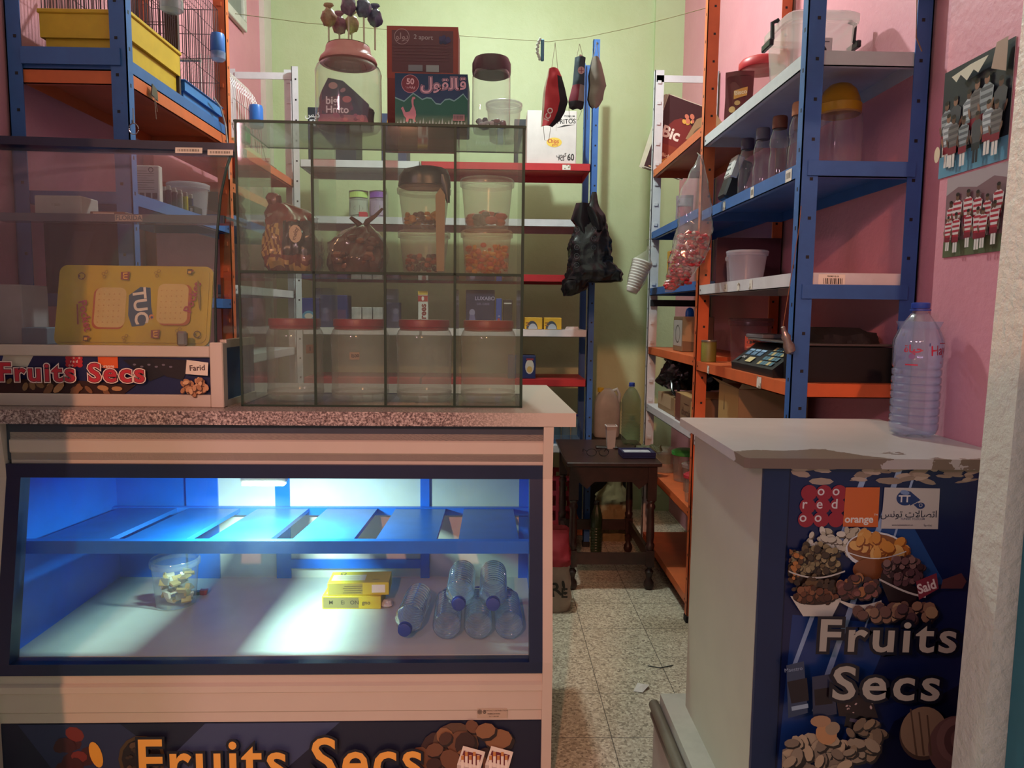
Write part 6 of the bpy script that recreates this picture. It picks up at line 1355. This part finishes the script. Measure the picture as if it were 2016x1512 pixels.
# ================================================================ LEFT RACK THINGS
# large cage with yellow base
def wires(m, p0, ux, uy, w_, h_, nw, nh, r=.0016):
    p0, ux, uy = Vector(p0), Vector(ux), Vector(uy)
    for i in range(nw+1): q_ = p0+ux*(w_*i/nw); m.tube([q_, q_+uy*h_], r, 4)
    for j in range(nh+1): q_ = p0+uy*(h_*j/nh); m.tube([q_, q_+ux*w_], r, 4)
WIRE = mat('#4a3a3c', .4, .5, 0); WWIRE = mat('#d0cdc6', .4, .2, 0)
def cage(name, label, x0, x1, y0, y1, z, base_h, base, wire, H_, nx, ny, step=True, panel=None):
    t = thing(name, label, 'bird cage', ((x0+x1)/2, (y0+y1)/2, z)); hx, hy = (x1-x0)/2, (y1-y0)/2
    m = MB(); m.box(-hx+.012, hx-.012, -hy+.012, hy-.012, 0, base_h*.45); m.box(-hx, hx, -hy, hy, base_h*.45, base_h*.95); m.rbox(-hx-.006, hx+.006, -hy-.006, hy+.006, base_h*.93, base_h*1.02, .003); m.build('cage_tray', base, t)
    m = MB(); a = .006; hz = H_-base_h
    wires(m, (-hx+a, -hy+a, base_h), (1, 0, 0), (0, 0, 1), 2*hx-2*a, hz, nx, 4); wires(m, (-hx+a, hy-a, base_h), (1, 0, 0), (0, 0, 1), 2*hx-2*a, hz, nx, 4)
    wires(m, (-hx+a, -hy+a, base_h), (0, 1, 0), (0, 0, 1), 2*hy-2*a, hz, ny, 4); wires(m, (hx-a, -hy+a, base_h), (0, 1, 0), (0, 0, 1), 2*hy-2*a, hz, ny, 4)
    wires(m, (-hx+a, -hy+a, H_), (1, 0, 0), (0, 1, 0), 2*hx-2*a, 2*hy-2*a, nx//2, 3)
    m.build('cage_bars', wire, t)
    m = MB(); m.tube([(-hx+.01, 0, base_h+.14), (hx-.01, 0, base_h+.14)], .006, 8); m.build('perch', mat('#c9c0b0', .6), t)
    return t
zc = 2.3455
YEL = mat('#cfa72a', .4)
t = cage('bird_cage', 'large wire bird cage with a yellow tray at the near end of the left rack', -1.565, -1.262, 2.62, 3.02, zc, .165, YEL, WIRE, .62, 22, 22)
B(.10, .150, .19, .205, .0, .6).build('cage_door_board', mat('#4a3430', .6), t, loc=(0, .002, 0))
def drinker(parent, x, y, z, c1, c2, nm='water_feeder', r=.030):
    o = MB().lathe([(r*.85, .035), (r, .04), (r, .10), (r*.9, .115), (r*.2, .12)], 20, (x, y, z), cap1=True).build(nm, c1, parent, smooth=True)
    MB().lathe([(r*.7, .0), (r*1.02, .008), (r*1.04, .038), (r*.9, .04)], 20, (x, y, z), cap0=True).build('feeder_cup', c2, o, smooth=True)
drinker(t, .190, .05, .26, clear('#c9c6c4', .45, .2), clear('#9aa0a4', .6, .2), 'seed_feeder', .040)
drinker(t, .185, -.12, .40, clear('#c9c6c4', .45, .2), clear('#9aa0a4', .6, .2), 'seed_feeder', .032)
t = cage('bird_cage', 'second wire bird cage with a blue tray, between yellow-tray cage and orange post', -1.565, -1.262, 3.06, 3.46, zc, .075, mat('#3a7ac0', .4), WIRE, .50, 20, 20)
drinker(t, .185, .08, .24, mat('#4a7fd0', .35), clear('#9fb8dc', .6, .2))
# white domed cage beyond the orange post
t = thing('bird_cage', 'white domed wire bird cage just beyond the left orange post', 'bird cage', (-1.43, 3.86, 2.3005))
m = MB(); hx, hy = .15, .20
for i in range(13):
    y = -hy+2*hy*i/12
    m.tube([(hx, y, .03), (hx, y, .22)]+[(hx*math.cos(a), y, .22+.20*math.sin(a)) for a in [PI*k/10 for k in range(1, 10)]]+[(-hx, y, .22), (-hx, y, .03)], .001, 4)
for zz in (.03, .10, .22): m.tube([(hx, -hy, zz), (hx, hy, zz)], .002, 4)
for i in range(9):
    x = -hx+2*hx*i/8; hh = .22+.20*math.sqrt(max(0, 1-(x/hx)**2)); m.tube([(x, -hy, .03), (x, -hy, hh)], .0015, 4); m.tube([(x, hy, .03), (x, hy, hh)], .0015, 4)
m.build('cage_bars', WWIRE, t); m = MB(); m.rbox(-.155, .155, -.205, .205, 0, .035, .004); m.build('cage_tray', mat('#c9b78a', .5), t)
drinker(t, .175, .06, .14, mat('#2f6fc8', .35), clear('#8fa9cc', .6, .2), r=.036)
MB().rbox(.152, .182, -.12, -.05, .03, .11, .006).build('seed_cup', mat('#1f7a3c', .4), t)
# wire dish rack
t = thing('dish_rack', 'dark wire dish rack leaning beyond the white domed cage', 'dish rack', (-1.445, 4.26, 2.303), .0)
m = MB()
for k in range(9): x = -.13+.033*k; m.tube([(x, -.16, .20), (x+.01, -.10, .10), (x+.012, -.04, .03), (x+.02, .10, .02)], .0018, 4); m.tube([(x, -.16, .20), (x+.016, -.15, .23), (x+.033, -.16, .20)], .0018, 4)
for y, zz in ((-.16, .20), (-.10, .10), (-.04, .03), (.10, .02)): m.tube([(-.14, y, zz), (.16, y, zz)], .0022, 4)
for x in (-.13, .15): m.tube([(x, -.15, .18), (x, -.155, .004), (x, .09, .004), (x, .09, .02)], .0022, 4)
m.build('rack_wires', mat('#57564a', .4, .5), t)
# things on the lower blue shelf, seen through the curved glass
z = 1.9005
bucket('plastic_tub', 'translucent tub with pale lid on the left blue shelf behind the curved glass', 'tub', (-1.36, 3.30, z), .085, .145, .84, clear('#d0cfd0', .6, .25), clear('#c4c0c2', .5, .25))
t = carton('instruction_box', 'white box printed with instructions, leaning on the left blue shelf', 'box', -1.40, -1.27, 2.82, 2.85, z, z+.135, '#c2bab4', lambda w_, h_: [rc('#6a645f', .008, h_-.022-.0085*k, w_*(.80 if k % 3 else .6), .0018) for k in range(9)]+[rc('#4a4644', .008+.024*k, .012, .018, .022) for k in range(5)]+[ring('#4a4644', w_*.78, h_*.88, .010, .003, 10)])
gl_ = 'lighters standing on the left blue shelf'
lt0 = None
for k in range(9):
    c = ['#2c2a38', '#26242c', '#3a3644', '#2c2a30', '#8f8a80', '#3a3444', '#bfb02c', '#c9bb30', '#2a2c60'][k]
    nm = ['near left dark', 'second dark', 'dark violet', 'black', 'cream', 'slate', 'first yellow', 'last yellow', 'navy'][k]
    x, y = -1.285-.028*(k % 2), 2.93+.026*k
    t = thing('lighter', nm+' lighter in the row on the left blue shelf', 'lighter', (x, y, z), 0, gl_)
    MB().lathe([(.010, 0), (.011, .002), (.011, .062)], 14, sy=.6, cap0=True, cap1=True).build('lighter_body', mat(c, .3), t, smooth=True)
    MB().rbox(-.008, .008, -.005, .005, .0625, .080, .002).build('lighter_top', mat('#a8a4a0', .3, .7), t)
carton('small_black_box', 'small black box with white mark before the pale-lidded tub', 'box', -1.31, -1.262, 3.12, 3.20, z, z+.03, '#23242c', lambda w_, h_: [rc('#b9b9bc', w_*.6, .006, .010, .016)])
z = 1.5505
t = carton('black_monitor', 'black boxy screen on the lower left shelf behind the yellow tray', 'screen', -1.60, -1.30, 2.64, 2.70, z, z+.26, '#131519', lambda w_, h_: [rc('#23262c', .02, .03, w_-.04, h_-.05), pl('#31363f', (.05, .06), (.12, .06), (.18, h_-.04), (.11, h_-.04))])
carton('brown_carton', 'reddish brown carton on the lower left shelf near the orange post', 'carton', -1.56, -1.28, 3.12, 3.40, z, z+.13, '#6e3a34')
# picture frame high on the left wall
t = thing('picture_frame', 'white-framed grey picture high on the left pink wall', 'picture', (WXL+.0015, 3.8, 3.29)); 
m = MB(); m.rbox(0, .03, 0, 1.15, 0, .06, .004); m.rbox(0, .03, 0, 1.15, .50, .56, .004); m.rbox(0, .03, 0, .05, .06, .50, .004); m.rbox(0, .03, 1.10, 1.15, .06, .50, .004); m.build('frame', mat('#c9c4b8', .5), t)
B(.004, .012, .05, 1.10, .06, .50).build('picture_panel', mat('#8d8f86', .5, 0, .3, 4), t)
# small bits on the left rack
c = at(257, 240, 2.54); t = thing('wire_ring', 'wire ring hanging on the near left blue post', 'ring', (c.x, 2.56, c.z)); MB().tube([(.0, 0, .05), (0, 0, .0)]+[(.016*math.sin(a), 0, -.018+.018*math.cos(a)) for a in [2*PI*k/20 for k in range(21)]], .0018, 5).build('ring_wire', mat('#a89a9c', .3, .7), t)
c = at(283, 185, 2.70); t = thing('metal_clip', 'bent metal clip with dangling threads on the left orange shelf edge', 'clip', (LX0+.006, 2.72, 2.285)); MB().prism([(0, -.02), (.05, -.03), (.045, .01), (.01, .02)], 0, .004, 'x').build('clip_plate', mat('#6f6660', .4, .6), t); m = MB(); m.tube([(.004, .02, -.02), (.006, .024, -.10)], .0012, 4); m.tube([(.004, .024, -.02), (.006, .036, -.07)], .0012, 4); m.build('threads', mat('#b9a89a', .8), t)
o = MB().tube([(LX0+.012, 3.30, 2.42), (LX0+.012, 3.38, 2.40), (LX0+.012, 3.43, 2.34), (LX0+.014, 3.45, 2.24), (LX0+.012, 3.46, 2.10)], .004, 6).build('white_cable', mat('#c9c2b8', .5)); tag(o, 'white cable hanging down beside the left orange post', 'cable')
